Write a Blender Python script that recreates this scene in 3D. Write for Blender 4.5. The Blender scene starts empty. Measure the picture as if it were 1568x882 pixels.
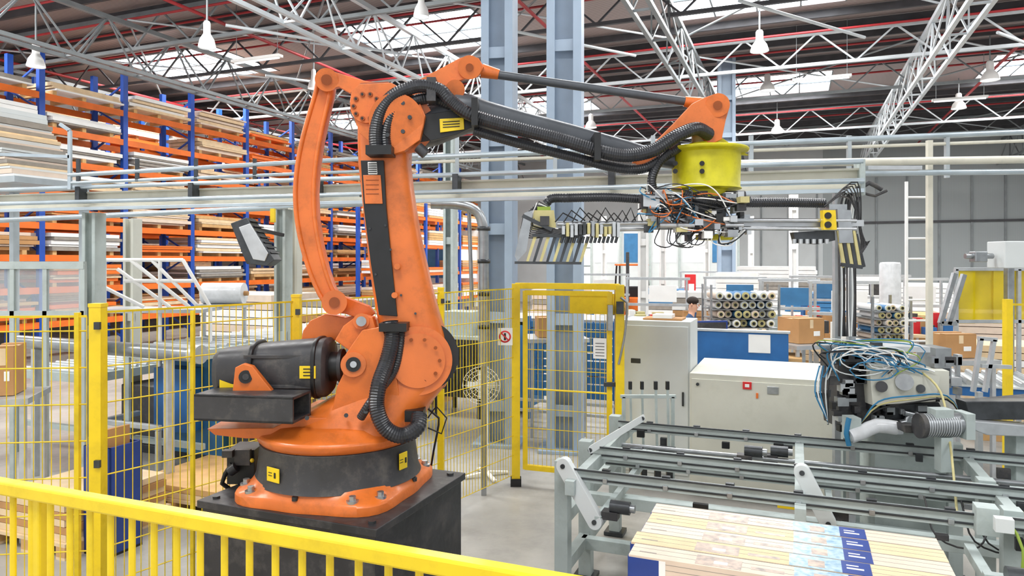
import bpy, math, random
from mathutils import Vector, Matrix
random.seed(7)
# ---------------------------------------------------------------- image frame: image pixels back-projected to a chosen depth
F=1089.0; EYE=2.3; HZ=400.0; CX=784.0
def loc(px,py,d): return Vector(((px-CX)/F*d, d, EYE-(py-HZ)/F*d))
YAW=math.radians(21.8); CS=math.cos(YAW); SN=math.sin(YAW)
def H(u,v,z=0.0): return Vector((u*CS+v*SN, -u*SN+v*CS, z))
# ---------------------------------------------------------------- materials
def lin(h):
    h=h.lstrip('#'); o=[]
    for i in (0,2,4):
        c=int(h[i:i+2],16)/255; o.append(c/12.92 if c<=0.04045 else ((c+0.055)/1.055)**2.4)
    return (o[0],o[1],o[2],1)
MATS={}
def mat(name,hexc,rough=0.5,metal=0.0,var=0.15,scale=6.0,bump=0.0,emit=0.0,alpha=1.0,coat=0.0,kind=None,hex2=None,bscale=None,grime=None):
    m=bpy.data.materials.new(name); m.use_nodes=True; nt=m.node_tree; n=nt.nodes; L=nt.links
    b=n['Principled BSDF']; c=lin(hexc)
    tc=n.new('ShaderNodeTexCoord')
    if kind=='wave':
        t=n.new('ShaderNodeTexWave'); t.inputs['Scale'].default_value=scale; t.inputs['Distortion'].default_value=0.0
        t.bands_direction='X'
    else:
        t=n.new('ShaderNodeTexNoise'); t.inputs['Scale'].default_value=scale; t.inputs['Detail'].default_value=6
    L.new(tc.outputs['Object'],t.inputs['Vector'])
    r=n.new('ShaderNodeValToRGB')
    if hex2: c2=lin(hex2)
    else: c2=tuple(x*(1-var*2) for x in c[:3])+(1,)
    r.color_ramp.elements[0].position=0.3; r.color_ramp.elements[1].position=0.62
    r.color_ramp.elements[0].color=c2; r.color_ramp.elements[1].color=c
    L.new(t.outputs['Fac'] if 'Fac' in t.outputs else t.outputs[0],r.inputs['Fac'])
    col=r.outputs['Color']
    if grime:
        g=n.new('ShaderNodeTexNoise'); g.inputs['Scale'].default_value=grime[2]; g.inputs['Detail'].default_value=12; g.inputs['Roughness'].default_value=.7
        L.new(tc.outputs['Object'],g.inputs['Vector'])
        gr=n.new('ShaderNodeMapRange'); gr.inputs[1].default_value=.5; gr.inputs[2].default_value=.72; gr.inputs[3].default_value=0; gr.inputs[4].default_value=grime[1]
        L.new(g.outputs['Fac'],gr.inputs[0])
        mx=n.new('ShaderNodeMixRGB'); mx.inputs[2].default_value=lin(grime[0]); L.new(gr.outputs[0],mx.inputs[0]); L.new(col,mx.inputs[1]); col=mx.outputs[0]
        rr=n.new('ShaderNodeMapRange'); rr.inputs[1].default_value=.3; rr.inputs[2].default_value=.7; rr.inputs[3].default_value=max(.1,rough-.1); rr.inputs[4].default_value=rough+.25
        L.new(g.outputs['Fac'],rr.inputs[0]); L.new(rr.outputs[0],b.inputs['Roughness'])
    else: b.inputs['Roughness'].default_value=rough
    L.new(col,b.inputs['Base Color'])
    b.inputs['Metallic'].default_value=metal
    if coat: b.inputs['Coat Weight'].default_value=coat; b.inputs['Coat Roughness'].default_value=0.15
    if bump:
        bp=n.new('ShaderNodeBump'); bp.inputs['Strength'].default_value=bump; bp.inputs['Distance'].default_value=0.01
        if bscale:
            t2=n.new('ShaderNodeTexNoise'); t2.inputs['Scale'].default_value=bscale; L.new(tc.outputs['Object'],t2.inputs['Vector']); L.new(t2.outputs['Fac'],bp.inputs['Height'])
        else: L.new(t.outputs['Fac'] if 'Fac' in t.outputs else t.outputs[0],bp.inputs['Height'])
        L.new(bp.outputs['Normal'],b.inputs['Normal'])
    if emit: b.inputs['Emission Color'].default_value=c; b.inputs['Emission Strength'].default_value=emit
    if alpha<1: b.inputs['Alpha'].default_value=alpha
    MATS[name]=m
mat('orange','#E2742A',0.34,0,0.1,4,coat=0.25,bump=0.05,bscale=70,grime=('#7A4520',.5,5))
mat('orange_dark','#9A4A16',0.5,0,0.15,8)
mat('black','#1A1B1D',0.42,0,0.25,10)
mat('castgrey','#3A3A3D',0.40,0,0.15,8,bump=0.05,bscale=60,grime=('#807A70',.35,9))
mat('forearm','#50545A',0.32,0.1,0.12,6,grime=('#24262A',.3,8))
mat('hose','#2E3035',0.33,0,0.2,20)
mat('yellow','#F2D012',0.38,0,0.05,8,coat=0.2,grime=('#A88A20',.25,9))
mat('yellowwire','#E6C81A',0.5,0,0.15,10)
mat('drum','#D3CA14',0.42,0,0.12,9,grime=('#8A8212',.35,12))
mat('steel','#A6AAAD',0.32,0.8,0.12,12)
mat('alu','#C2C6C9',0.38,0.55,0.08,12)
mat('darksteel','#4C4F52',0.4,0.6,0.2,12)
mat('bolt','#BDC0C3',0.3,0.9,0.1,20)
mat('lightgrey','#B2BDBB',0.48,0,0.07,5,grime=('#7E8682',.4,6))
mat('cream','#D2D2C6',0.5,0,0.05,4,grime=('#A9A898',.25,4))
mat('whitecab','#D2D7D7',0.5,0,0.04,3)
mat('white','#EEEEEC',0.5,0,0.03,5)
mat('colblue','#A0B2C6',0.5,0,0.07,3)
mat('beam','#B2BBC0',0.45,0.1,0.12,4)
mat('beamcream','#DAD7C8',0.5,0,0.06,4,grime=('#9C9E9A',.4,3))
mat('pipe','#B8C5CD',0.3,0.4,0.1,4)
mat('truss','#858B8E',0.5,0.2,0.1,3)
mat('trusslight','#CCD3D8',0.45,0.1,0.06,3)
mat('trussdark','#4A4A4E',0.6,0.1,0.15,3)
mat('redpipe','#A2262C',0.5,0,0.1,3)
mat('rackblue','#1B4EB0',0.45,0,0.1,3)
mat('rackorange','#F0741E',0.5,0,0.1,3)
mat('wood','#D2A76F',0.7,0,0.12,7,bump=0.1)
mat('woodlight','#E4CAA4',0.7,0,0.08,7)
mat('board','#DECBB9',0.45,0,0.05,9)
mat('boardedge','#9A938A',0.6,0,0.1,9)
mat('cardboard','#BC8D5B',0.75,0,0.08,5)
mat('blue','#2467A8',0.5,0,0.1,4)
mat('bluedark','#22408E',0.4,0,0.1,6)
mat('bluepanel','#3B78A8',0.55,0,0.1,5)
mat('cyan','#B4CBD6',0.35,0,0.3,30,hex2='#6E9AB8')
mat('print','#CDB8A8',0.4,0,0.4,26,hex2='#958A84')
mat('cablblue','#2E7CA8',0.4,0,0.1,8)
mat('purple','#4A4468',0.45,0,0.2,8)
mat('green','#8FA83A',0.5,0,0.1,8)
mat('red','#D3262A',0.45,0,0.05,8)
mat('floorm','#ACA9A2',0.33,0,0.10,0.9,hex2='#8B8985',bump=0.05,bscale=30,grime=('#6E6C68',.35,2.2))
mat('wallm','#C6CBCD',0.7,0,0.04,1.2)
mat('walldark','#A2A9AB',0.7,0,0.05,9,kind='wave')
mat('roofm','#A89C98',0.6,0.0,0.2,5.2,kind='wave',hex2='#736769')
mat('pedestal','#3B3A3D',0.36,0.3,0.3,3,hex2='#29292B',bump=0.15,bscale=14,grime=('#75706B',.45,7))
mat('skylight','#EEF6FF',0.5,0,0.0,3,emit=6.0)
mat('daylight','#F2F6FA',0.5,0,0.0,3,emit=1.1)
mat('glass','#C8D2D6',0.1,0,0.1,3,alpha=0.35)
mat('yellowclear','#E6CC0E',0.15,0,0.1,3,alpha=0.75)
mat('skin','#D9A487',0.55,0,0.05,10)
mat('hair','#2E211A',0.7,0,0.2,30)
mat('shirt','#3C5A80',0.8,0,0.1,10)
mat('trousers','#2C3340',0.8,0,0.1,10)
mat('gold','#C6BC84',0.5,0.0,0.1,14)
mat('plasticwrap','#DADDE0',0.2,0,0.08,12,bump=0.3,bscale=18)
# ---------------------------------------------------------------- mesh builder
class B:
    def __init__(s,name): s.name=name; s.v=[]; s.f=[]; s.m=[]; s.sm=[]; s.slots=[]
    def mi(s,m):
        if m not in s.slots: s.slots.append(m)
        return s.slots.index(m)
    def add(s,vs,fs,m,smooth=False):
        o=len(s.v); s.v+= [tuple(x) for x in vs]; k=s.mi(m)
        for i,f in enumerate(fs):
            s.f.append([a+o for a in f]); s.m.append(k); s.sm.append(smooth[i] if isinstance(smooth,list) else smooth)
    def box(s,c,size,m,rz=0.0,R=None):
        x,y,z=[a/2 for a in size]; M=R if R is not None else Matrix.Rotation(rz,3,'Z'); c=Vector(c)
        vs=[c+M@Vector((sx*x,sy*y,sz*z)) for sz in(-1,1) for sy in(-1,1) for sx in(-1,1)]
        s.add(vs,[(0,2,3,1),(4,5,7,6),(0,1,5,4),(2,6,7,3),(0,4,6,2),(1,3,7,5)],m)
    def hbox(s,u0,u1,v0,v1,z0,z1,m): s.box(H((u0+u1)/2,(v0+v1)/2,(z0+z1)/2),(u1-u0,v1-v0,z1-z0),m,-YAW)
    def fr(s,d):
        d=d.normalized(); up=Vector((0,0,1)) if abs(d.z)<0.95 else Vector((0,1,0))
        a=d.cross(up).normalized(); return a,a.cross(d).normalized()
    def beam(s,p0,p1,w,h,m):
        p0=Vector(p0);p1=Vector(p1); a,b=s.fr(p1-p0); 
        vs=[p+a*(i*w/2)+b*(j*h/2) for p in(p0,p1) for i,j in((-1,-1),(1,-1),(1,1),(-1,1))]
        s.add(vs,[(3,2,1,0),(4,5,6,7),(0,1,5,4),(1,2,6,5),(2,3,7,6),(3,0,4,7)],m)
    def ibeam(s,p0,p1,w,h,m,t=0.015):
        p0=Vector(p0);p1=Vector(p1); a,b=s.fr(p1-p0)
        for k in(-1,1): s.beam(p0+b*k*(h/2-t/2),p1+b*k*(h/2-t/2),w,t,m)
        s.beam(p0,p1,t,h-2*t,m)
    def cyl(s,p0,p1,r0,m,r1=None,n=16,caps=True,sm=True):
        p0=Vector(p0);p1=Vector(p1); r1=r0 if r1 is None else r1; a,b=s.fr(p1-p0)
        vs=[p+(a*math.cos(2*math.pi*i/n)+b*math.sin(2*math.pi*i/n))*r for p,r in((p0,r0),(p1,r1)) for i in range(n)]
        s.add(vs,[(i,(i+1)%n,n+(i+1)%n,n+i) for i in range(n)],m,sm)
        if caps: s.add(vs,[tuple(range(n-1,-1,-1)),tuple(range(n,2*n))],m)
    def wire(s,p0,p1,r,m): s.cyl(p0,p1,r,m,n=4,caps=False,sm=False)
    def lathe(s,c,prof,m,n=40,axis=Vector((0,0,1))):
        c=Vector(c);a,b=s.fr(axis); ax=axis.normalized()
        vs=[c+ax*z+(a*math.cos(2*math.pi*i/n)+b*math.sin(2*math.pi*i/n))*r for r,z in prof for i in range(n)]
        s.add(vs,[(j*n+i,j*n+(i+1)%n,(j+1)*n+(i+1)%n,(j+1)*n+i) for j in range(len(prof)-1) for i in range(n)],m,True)
    def loft(s,secs,m,n=28,ex=2.6,caps=True):
        vs=[]
        for c,a,b in secs:
            c=Vector(c);a=Vector(a);b=Vector(b)
            for i in range(n):
                t=2*math.pi*i/n; x=math.cos(t);y=math.sin(t)
                x=math.copysign(abs(x)**(2/ex),x); y=math.copysign(abs(y)**(2/ex),y)
                vs.append(c+a*x+b*y)
        k=len(secs)
        s.add(vs,[(j*n+i,j*n+(i+1)%n,(j+1)*n+(i+1)%n,(j+1)*n+i) for j in range(k-1) for i in range(n)],m,True)
        if caps: s.add(vs,[tuple(range(n-1,-1,-1)),tuple(range((k-1)*n,k*n))],m)
    def path(s,pts,step):
        pts=[Vector(p) for p in pts]; P=[pts[0]*2-pts[1]]+pts+[pts[-1]*2-pts[-2]]; out=[]
        for i in range(1,len(P)-2):
            p0,p1,p2,p3=P[i-1:i+3]; k=max(1,int((p2-p1).length/step))
            for j in range(k):
                t=j/k; out.append(0.5*((2*p1)+(p2-p0)*t+(2*p0-5*p1+4*p2-p3)*t*t+(3*p1-p0-3*p2+p3)*t**3))
        out.append(pts[-1]); return out
    def tube(s,pts,r,m,n=8,step=0.05,corr=0.0,caps=True):
        pp=s.path(pts,step); k=len(pp); a=None; vs=[]
        for i,p in enumerate(pp):
            d=(pp[min(i+1,k-1)]-pp[max(i-1,0)]).normalized()
            if a is None: a,_=s.fr(d)
            a=(a-d*a.dot(d)).normalized(); b=d.cross(a)
            rr=r*(1-corr if (i//1)%2 else 1)
            vs+=[p+(a*math.cos(2*math.pi*q/n)+b*math.sin(2*math.pi*q/n))*rr for q in range(n)]
        s.add(vs,[(j*n+i,(j*n+(i+1)%n),(j+1)*n+(i+1)%n,(j+1)*n+i) for j in range(k-1) for i in range(n)],m,corr==0)
        if caps: s.add(vs,[tuple(range(n-1,-1,-1)),tuple(range((k-1)*n,k*n))],m)
    def hosec(s,pts,r,m='hose',n=14,corr=.08): s.tube(pts,r,m,n=n,step=0.0065,corr=corr)
    def plate(s,outl,d,t,m):
        """camera-facing plate: outline in image pixels at distance d, thickness t (centred)"""
        n=len(outl); vs=[]
        A=[loc(x,y,d) for x,y in outl]
        for k in(-1,1): vs+=[p+Vector((0,k*t/2,0)) for p in A]
        s.add(vs,[tuple(range(n)),tuple(range(2*n-1,n-1,-1))]+[(i,n+i,n+(i+1)%n,(i+1)%n) for i in range(n)],m)
    def ball(s,c,r,m,n=12,sc=(1,1,1)):
        c=Vector(c); vs=[];k=n//2
        for j in range(k+1):
            th=math.pi*j/k
            for i in range(n):
                ph=2*math.pi*i/n; vs.append(c+Vector((math.sin(th)*math.cos(ph)*r*sc[0],math.sin(th)*math.sin(ph)*r*sc[1],math.cos(th)*r*sc[2])))
        s.add(vs,[(j*n+i,(j+1)*n+i,(j+1)*n+(i+1)%n,j*n+(i+1)%n) for j in range(k) for i in range(n)],m,True)
    def done(s,bevel=0.0,name=None):
        me=bpy.data.meshes.new(s.name); me.from_pydata(s.v,[],s.f); 
        for m in s.slots: me.materials.append(MATS[m])
        me.polygons.foreach_set('material_index',s.m); me.polygons.foreach_set('use_smooth',s.sm)
        me.update(); me.validate()
        import bmesh
        bm=bmesh.new(); bm.from_mesh(me); bmesh.ops.recalc_face_normals(bm,faces=bm.faces); bm.to_mesh(me); bm.free()
        ob=bpy.data.objects.new(s.name,me); bpy.context.collection.objects.link(ob)
        if s.v:
            xs=[p[0] for p in s.v];ys=[p[1] for p in s.v];zs=[p[2] for p in s.v]
            o=Vector(((min(xs)+max(xs))/2,(min(ys)+max(ys))/2,min(zs)))
            if s.name not in('floor','ceiling') and not s.name.startswith('wall'):
                me.transform(Matrix.Translation(-o)); ob.location=o
        if bevel:
            md=ob.modifiers.new('bev','BEVEL'); md.width=bevel; md.segments=2; md.limit_method='ANGLE'; md.angle_limit=math.radians(40); md.harden_normals=False
        return ob
def group(name,children):
    e=bpy.data.objects.new(name,None); bpy.context.collection.objects.link(e)
    c0=children[0].location.copy(); e.location=c0
    for c in children: c.parent=e; c.location=c.location-c0
    return e
X=Vector((1,0,0));Y=Vector((0,1,0));Z=Vector((0,0,1)); CU=Vector((CS,-SN,0)); DV=Vector((SN,CS,0))
# ================================================================= ROOM
ROOF=8.5; VF=38.0; UL=-24.0; UR=14.0; VN=-6.0
b=B('floor'); b.hbox(UL,UR,VN,VF,-0.1,0,'floorm'); b.done()
b=B('ceiling')
sky=[]; SV=(-1.0,8.0,17.2,26.8); SU=(-17.6,-9.4,-0.9,7.6); SW=2.0; SD=1.45
for u in SU:
    for v in SV: sky.append((u,v))
vs_edges=[VN]; 
for v in SV: vs_edges+= [v-SD,v+SD]
vs_edges.append(VF)
for i in range(len(vs_edges)-1):
    v0,v1=vs_edges[i],vs_edges[i+1]
    if i%2==0: b.hbox(UL,UR,v0,v1,ROOF,ROOF+0.1,'roofm')
    else:
        e=[UL]
        for u in SU: e+=[u-SW,u+SW]
        e.append(UR)
        for j in range(0,len(e)-1,2): b.hbox(e[j],e[j+1],v0,v1,ROOF,ROOF+0.1,'roofm')
ob=b.done(); 
for nm in('roofm','walldark'):
    nt=MATS[nm].node_tree; tc=[x for x in nt.nodes if x.type=='TEX_COORD'][0]; w=[x for x in nt.nodes if x.type=='TEX_WAVE'][0]
    mp=nt.nodes.new('ShaderNodeMapping'); mp.inputs['Rotation'].default_value=(0,0,YAW+(math.radians(90) if nm=='roofm' else 0)); nt.links.new(tc.outputs['Object'],mp.inputs['Vector']); nt.links.new(mp.outputs['Vector'],w.inputs['Vector'])
for i,(u,v) in enumerate(sky):
    b=B('window_%d'%(i+1)); b.hbox(u-SW,u+SW,v-SD,v+SD,ROOF+0.02,ROOF+0.06,'skylight')
    for k in range(5): b.hbox(u-SW+k*SW/2-0.02,u-SW+k*SW/2+0.02,v-SD,v+SD,ROOF-0.02,ROOF+0.02,'truss')
    b.hbox(u-SW,u+SW,v-0.03,v+0.03,ROOF-0.02,ROOF+0.02,'truss'); b.done()
b=B('wall_far')
b.hbox(UL,-11.5,VF,VF+0.2,0,ROOF,'wallm'); b.hbox(-11.5,-3,VF,VF+0.2,4.2,ROOF,'wallm'); b.hbox(-3,1.2,VF,VF+0.2,0,ROOF,'wallm'); b.hbox(1.2,UR,VF,VF+0.2,0,ROOF,'walldark')
for k in range(0,14): b.hbox(-3+k*1.3,-2.92+k*1.3,VF-0.06,VF,0,6.3,'truss')
b.hbox(-3,UR,VF-0.1,VF,4.1,4.2,'trussdark')
b.done()
b=B('wall_left'); b.hbox(UL-0.2,UL,VN,VF,0,ROOF,'wallm'); b.done()
b=B('wall_right'); b.hbox(UR,UR+0.2,VN,VF,0,ROOF,'wallm'); b.done()
b=B('door_1')
for k in range(4):
    u0=-11.4+k*2.1; b.hbox(u0,u0+2.0,VF+0.02,VF+0.08,0.0,4.1,'daylight'); b.hbox(u0+2.0,u0+2.1,VF-0.05,VF+0.1,0,4.2,'truss')
    for z in(1.0,2.0,3.0): b.hbox(u0,u0+2.0,VF-0.02,VF+0.1,z,z+0.08,'lightgrey')
b.done()
def truss(name,u,v0,v1,zb,zt,m,mw='truss',step=1.5,w=0.08,gap=0.38):
    b=B(name)
    for du in(-gap/2,gap/2):
        b.beam(H(u+du,v0,zb),H(u+du,v1,zb),w,w,m)
    b.beam(H(u,v0,zt),H(u,v1,zt),w*1.3,w*1.3,m)
    k=int((v1-v0)/step)
    for i in range(k):
        a=v0+i*step; 
        for du in(-gap/2,gap/2):
            b.beam(H(u+du,a,zb),H(u,a+step/2,zt),w*.42,w*.42,mw); b.beam(H(u,a+step/2,zt),H(u+du,a+step,zb),w*.42,w*.42,mw)
        b.beam(H(u-gap/2,a,zb),H(u+gap/2,a,zb),w*.5,w*.5,mw)
    return b.done()
for u,m in((8.6,'truss'),(2.9,'trusslight'),(-2.5,'truss'),(-8.6,'trusslight'),(-14.4,'truss'),(-21,'truss')):
    truss('roof_truss',u,7,VF-.1,6.7,7.8,m,m,step=1.8)
def xtruss(v,zb,zt,m):
    b=B('roof_cross_truss')
    b.beam(H(UL+.1,v,zb),H(UR-.1,v,zb),0.08,0.08,m); b.beam(H(UL+.1,v,zt),H(UR-.1,v,zt),0.1,0.1,m)
    u=UL+.2
    while u<UR-2:
        b.beam(H(u,v,zb),H(u+.9,v,zt),0.04,0.04,m); b.beam(H(u+.9,v,zt),H(u+1.8,v,zb),0.04,0.04,m); u+=1.8
    b.done()
for v,m in((12.5,'truss'),(14.9,'trussdark'),(20,'trusslight'),(23.5,'truss'),(30,'trusslight'),(34,'truss')): xtruss(v,7.4,8.2,m)
b=B('roof_purlins')
v=9.6
while v<VF:
    if all(abs(v-s_)>SD+.05 for s_ in SV): b.beam(H(UL+.05,v,8.38),H(UR-.05,v,8.38),0.07,0.18,'trussdark')
    v+=1.05
b.done()
b=B('sprinkler_pipes')
for i,v in enumerate((11,12.1,13.2,14.2,15.4,19.0,21.2,22.6,24.6,28.8,31.2,33.0)):
    z=7.95 if i%2 else 8.15
    b.cyl(H(UL+.3,v,z),H(UR-.3,v,z),0.03,'redpipe',n=8)
for u in(-20,-12.2,-5.4,5.2): b.cyl(H(u,8,7.75),H(u,VF-.3,7.75),0.04,'redpipe',n=8)
b.done()
b=B('roof_bracing')
for v in(12,20,30):
    for u in(-20,-14.4,-8.6,-2.5,2.9):
        b.cyl(H(u,v,7.9),H(u+5.6,v+6,7.9),0.025,'trusslight',n=6); b.cyl(H(u+5.6,v,7.9),H(u,v+6,7.9),0.025,'truss',n=6)
for i,(u,v) in enumerate(((-11,11.5),(-6,13.5),(-1,14),(-13,15),(4,18),(-5,20))):
    b.cyl(H(u,v,7.2),H(u+2.4,v+3.5,7.25),.035,'trusslight',n=8)
b.done()
def tube_light(u,v,z=7.0):
    b=B('tube_light'); b.hbox(u-.7,u+.7,v-.08,v+.08,z,z+.06,'white'); b.cyl(H(u-.65,v,z-.02),H(u+.65,v,z-.02),.02,'daylight',n=8)
    for k in(-.6,.6): b.cyl(H(u+k,v,z+.06),H(u+k,v,ROOF-.02),.008,'truss',n=5)
    b.done()
for u,v in((-11.7,13.2),(-9.5,20.5),(.6,20),(5.8,16.5),(4.4,24)): tube_light(u,v)
def lamp(px,py,d,r=0.2):
    b=B('high_bay_lamp'); c=loc(px,py,d)
    b.lathe(c,[(r,-.14),(r*.97,-.10),(r*.8,0.02),(r*.45,.12),(r*.4,.14),(r*.4,.34),(r*.28,.38),(0.01,.39)],'white',n=20)
    b.lathe(c,[(r*.95,-.12),(0.01,-.12)],'daylight',n=20)
    b.cyl(c+Z*.38,Vector((c.x,c.y,ROOF-0.02)),0.02,'truss',n=6); b.done()
for a in((317,62,14,.17),(645,15,13.2,.15),(55,92,15,.18),(1163,70,17.5,.22),(1175,132,22,.24),(1190,198,27.5,.24),(1516,115,19,.23),(480,128,19,.15),(1468,160,24,.23),(905,190,27,.22)): lamp(*a)
def column(px,d,w,ztop,z0=0.0,m='colblue',name='steel_column',dep=0.35):
    b=B(name); c=loc(px,400,d); c.z=0; R=-YAW*0.5
    M=Matrix.Rotation(R,3,'Z'); ax=M@X; ay=M@Y
    for k in(-1,1):
        b.box(c+ax*k*(w/2-.012)+Z*((z0+ztop)/2),(0.024,dep,ztop-z0),m,R)
    b.box(c+Z*((z0+ztop)/2),(w-.03,0.03,ztop-z0),m,R)
    fw=min(.1,w*.25)
    for k in(-1,1):
        for j in(-1,1): b.box(c+ax*k*(w/2-fw/2)+ay*j*dep/2+Z*((z0+ztop)/2),(fw,0.02,ztop-z0),m,R)
    z=z0+.5
    while z<ztop-.2: b.box(c-ay*(dep/2-.03)+Z*z,(w,0.02,0.14),m,R); z+=1.1
    b.box(c+Z*0.02,(w+.2,dep+.2,0.04),m,R)
    return b.done(0.004)
column(765,9.0,0.40,8.45); column(866,8.7,0.42,8.45)
column(144,7.05,0.15,2.78,m='lightgrey',name='gantry_post',dep=.13); column(434,6.45,0.11,2.77,m='lightgrey',name='gantry_post',dep=.12)
column(1112,21,0.5,8.3); column(585,24,0.5,8.3); column(690,14,0.2,6.0,m='lightgrey'); column(203,9.2,0.15,2.85,m='cream',dep=.15); column(452,7.4,.1,2.85,m='cream',dep=.1)
for px,d in((1015,24),(1082,27),(1150,30),(925,30),(1215,20),(985,15)): column(px,d,.22,4.2,m='white',name='partition_post',dep=.2)
# white partition / office wall seen past the columns
b=B('office_partition')
for (p0,p1,d,z0,z1) in((905,1130,31,1.2,4.0),(600,735,30,.4,3.6)):
    a=loc(p0,400,d);c=loc(p1,400,d); W=c.x-a.x; b.box(((a.x+c.x)/2,d,(z0+z1)/2),(W,.1,z1-z0),'whitecab')
    k=int(W/1.1)
    for i in range(k+1): b.box((a.x+i*W/k,d-.07,(z1)/2),(.08,.08,z1),'lightgrey')
    for i in range(k): b.box((a.x+(i+.5)*W/k,d-.06,z0+(z1-z0)*.6),(W/k-.3,.03,(z1-z0)*.45),'bluepanel' if i%3==1 else 'daylight')  # window row is made up; its glowing panes are added to brighten the middle distance
b.done()
# ================================================================= GANTRY BEAMS
b=B('overhead_gantry_beam')
gL=loc(-160,311,7.75); gR=loc(1316,271,5.27)
gR.z=gL.z=2.91
b.ibeam(gL,gR,0.12,0.15,'beamcream')
dd=(gR-gL).normalized(); nn=dd.cross(Z)
for off,dz,r in((0.12,0.115,0.02),(0.16,-0.03,0.02),(-.05,.14,.014)):
    b.cyl(gL+nn*off+Z*dz,gR+nn*off+Z*dz,r,'pipe',n=10)
b.beam(gL+nn*.15-Z*.1,gR+nn*.15-Z*.1,0.05,0.03,'pipe')
k=0
while k<8.5:
    p=gL+dd*k; b.box(p+nn*.1+Z*.04,(0.05,0.1,0.16),'darksteel',math.atan2(dd.y,dd.x)); k+=1.3
b.box(gR+Z*0,(0.03,0.26,0.26),'lightgrey',math.atan2(dd.y,dd.x)); b.box(gR+X*.25+Z*.08,(0.4,0.06,0.03),'alu')
b.done(0.002)
b=B('conduit_rail')
for (a,c,r,m) in(((105,268,6.9),(640,238,6.9),.022,'pipe'),((105,280,6.9),(560,262,6.9),.016,'pipe'),((600,243,7.6),(1640,199,7.6),.03,'pipe'),((600,250,7.6),(1640,213,7.6),.018,'beamcream'),((1040,252,7.2),(1640,243,7.2),.04,'beamcream'),((1040,268,7.2),(1640,262,7.2),.03,'pipe'),((-60,340,7.9),(560,312,7.9),.03,'pipe')):
    b.cyl(loc(*a),loc(*c),r,m,n=10)
for px in range(120,640,90): b.beam(loc(px,262,6.9)-Z*.1,loc(px,262,6.9)+Z*.12,.03,.03,'darksteel')
for px in range(700,1600,150):
    b.beam(loc(px,222,7.6)-Z*.35,loc(px,222,7.6)+Z*.1,.04,.04,'beam')
b.beam(loc(107,200,6.9),loc(107,290,6.9),.03,.03,'pipe'); b.beam(loc(92,190,6.9),loc(107,200,6.9),.03,.03,'pipe')
b.beam(loc(-10,236,6.9),loc(107,240,6.9),.03,.03,'pipe')
b.beam(loc(1423,215,7.4),loc(1423,540,7.4),.05,.05,'beamcream')
b.done()
b=B('exhaust_duct_pipe')
b.tube([loc(660,312,7),loc(700,313,7),loc(728,322,7),loc(739,345,7),loc(741,400,7),loc(741,560,7)],0.05,'steel',n=14); 
for y in(350,400,450,500): b.lathe(loc(741,y,7),[(0.05,-.02),(.064,-.02),(.064,.02),(.05,.02)],'darksteel',n=16)
b.cyl(loc(718,318,7.1),loc(723,470,7.1),0.02,'steel',n=8)
b.beam(loc(741,560,7),Vector((loc(741,0,7).x,7,0)),.05,.05,'steel')
b.done()
# ================================================================= ROBOT
D0=4.12; C0=Vector((-1.0,4.12,0))
b=B('robot_pedestal')
cu=C0.x*CS-C0.y*SN; cv=C0.x*SN+C0.y*CS
b.hbox(cu-.57,cu+.57,cv-.5,cv+.5,0.96,1.0,'pedestal'); b.hbox(cu-.55,cu+.55,cv-.48,cv+.48,0.03,0.96,'pedestal'); b.hbox(cu-.6,cu+.6,cv-.53,cv+.53,0,.03,'pedestal')
for du in(-.5,.5):
    for dv in(-.43,.43): b.cyl(H(cu+du,cv+dv,1.0),H(cu+du,cv+dv,1.012),.022,'darksteel',n=6)
b.done(0.004)
parts=[]
# --- base
b=B('base')
n=64
def ring(z,f): return [(C0.x+math.cos(t)*f(t),C0.y+math.sin(t)*f(t),z) for t in [2*math.pi*i/n for i in range(n)]]
def lob(t,r0,r1):
    k=0.5+0.5*math.cos(4*(t-math.radians(30))); return r0+(r1-r0)*k**2
R1=ring(1.001,lambda t:lob(t,.475,.57)); R2=ring(1.045,lambda t:lob(t,.475,.57)); R3=ring(1.06,lambda t:lob(t,.47,.555)); R4=ring(1.075,lambda t:lob(t,.46,.50)); R5=ring(1.11,lambda t:lob(t,.455,.46))
vs=R1+R2+R3+R4+R5
b.add(vs,[(j*n+i,j*n+(i+1)%n,(j+1)*n+(i+1)%n,(j+1)*n+i) for j in range(4) for i in range(n)],'orange',True); b.add(vs,[tuple(range(4*n,5*n)),tuple(range(n-1,-1,-1))],'orange')
for q in range(4):
    for dq in(-9,8):
        t=math.radians(30+90*q+dq); p=C0+Vector((math.cos(t)*.505,math.sin(t)*.505,1.06)); b.cyl(p,p+Z*.014,.032,'bolt',n=20); b.cyl(p+Z*.014,p+Z*.036,.019,'bolt',n=6)
    t=math.radians(30+90*q+45); p=C0+Vector((math.cos(t)*.466,math.sin(t)*.466,1.065)); b.cyl(p,p+Z*.02,.016,'darksteel',n=12)
b.lathe(C0,[(.47,1.09),(.455,1.12),(.435,1.27),(.44,1.285),(.43,1.29),(.3,1.29)],'castgrey',n=64)
for px in(451,627):
    t=math.asin(max(-1,min(1,(loc(px,728,D0).x-C0.x)/.46))); q=C0+Vector((math.sin(t)*.456,-math.cos(t)*.456,1.175 if px<500 else 1.205))
    b.box(q,(.1 if px<500 else .07,.006,.075 if px<500 else .09),'yellow',t)
    nq=Vector((math.sin(t),-math.cos(t),0))*.004; tq=Vector((math.cos(t),math.sin(t),0))
    b.box(q+nq+tq*-.02+Z*.01,(.03,.004,.004),'black',t); b.box(q+nq+tq*-.02-Z*.005,(.03,.004,.004),'black',t); b.box(q+nq+tq*.018,(.014,.004,.03),'black',t)
b.box(loc(378,708,4.25),(.16,.2,.2),'black'); b.box(loc(372,700,4.12),(.09,.03,.09),'castgrey'); b.ball(loc(386,705,4.1),.013,'yellow',n=8)
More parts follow.
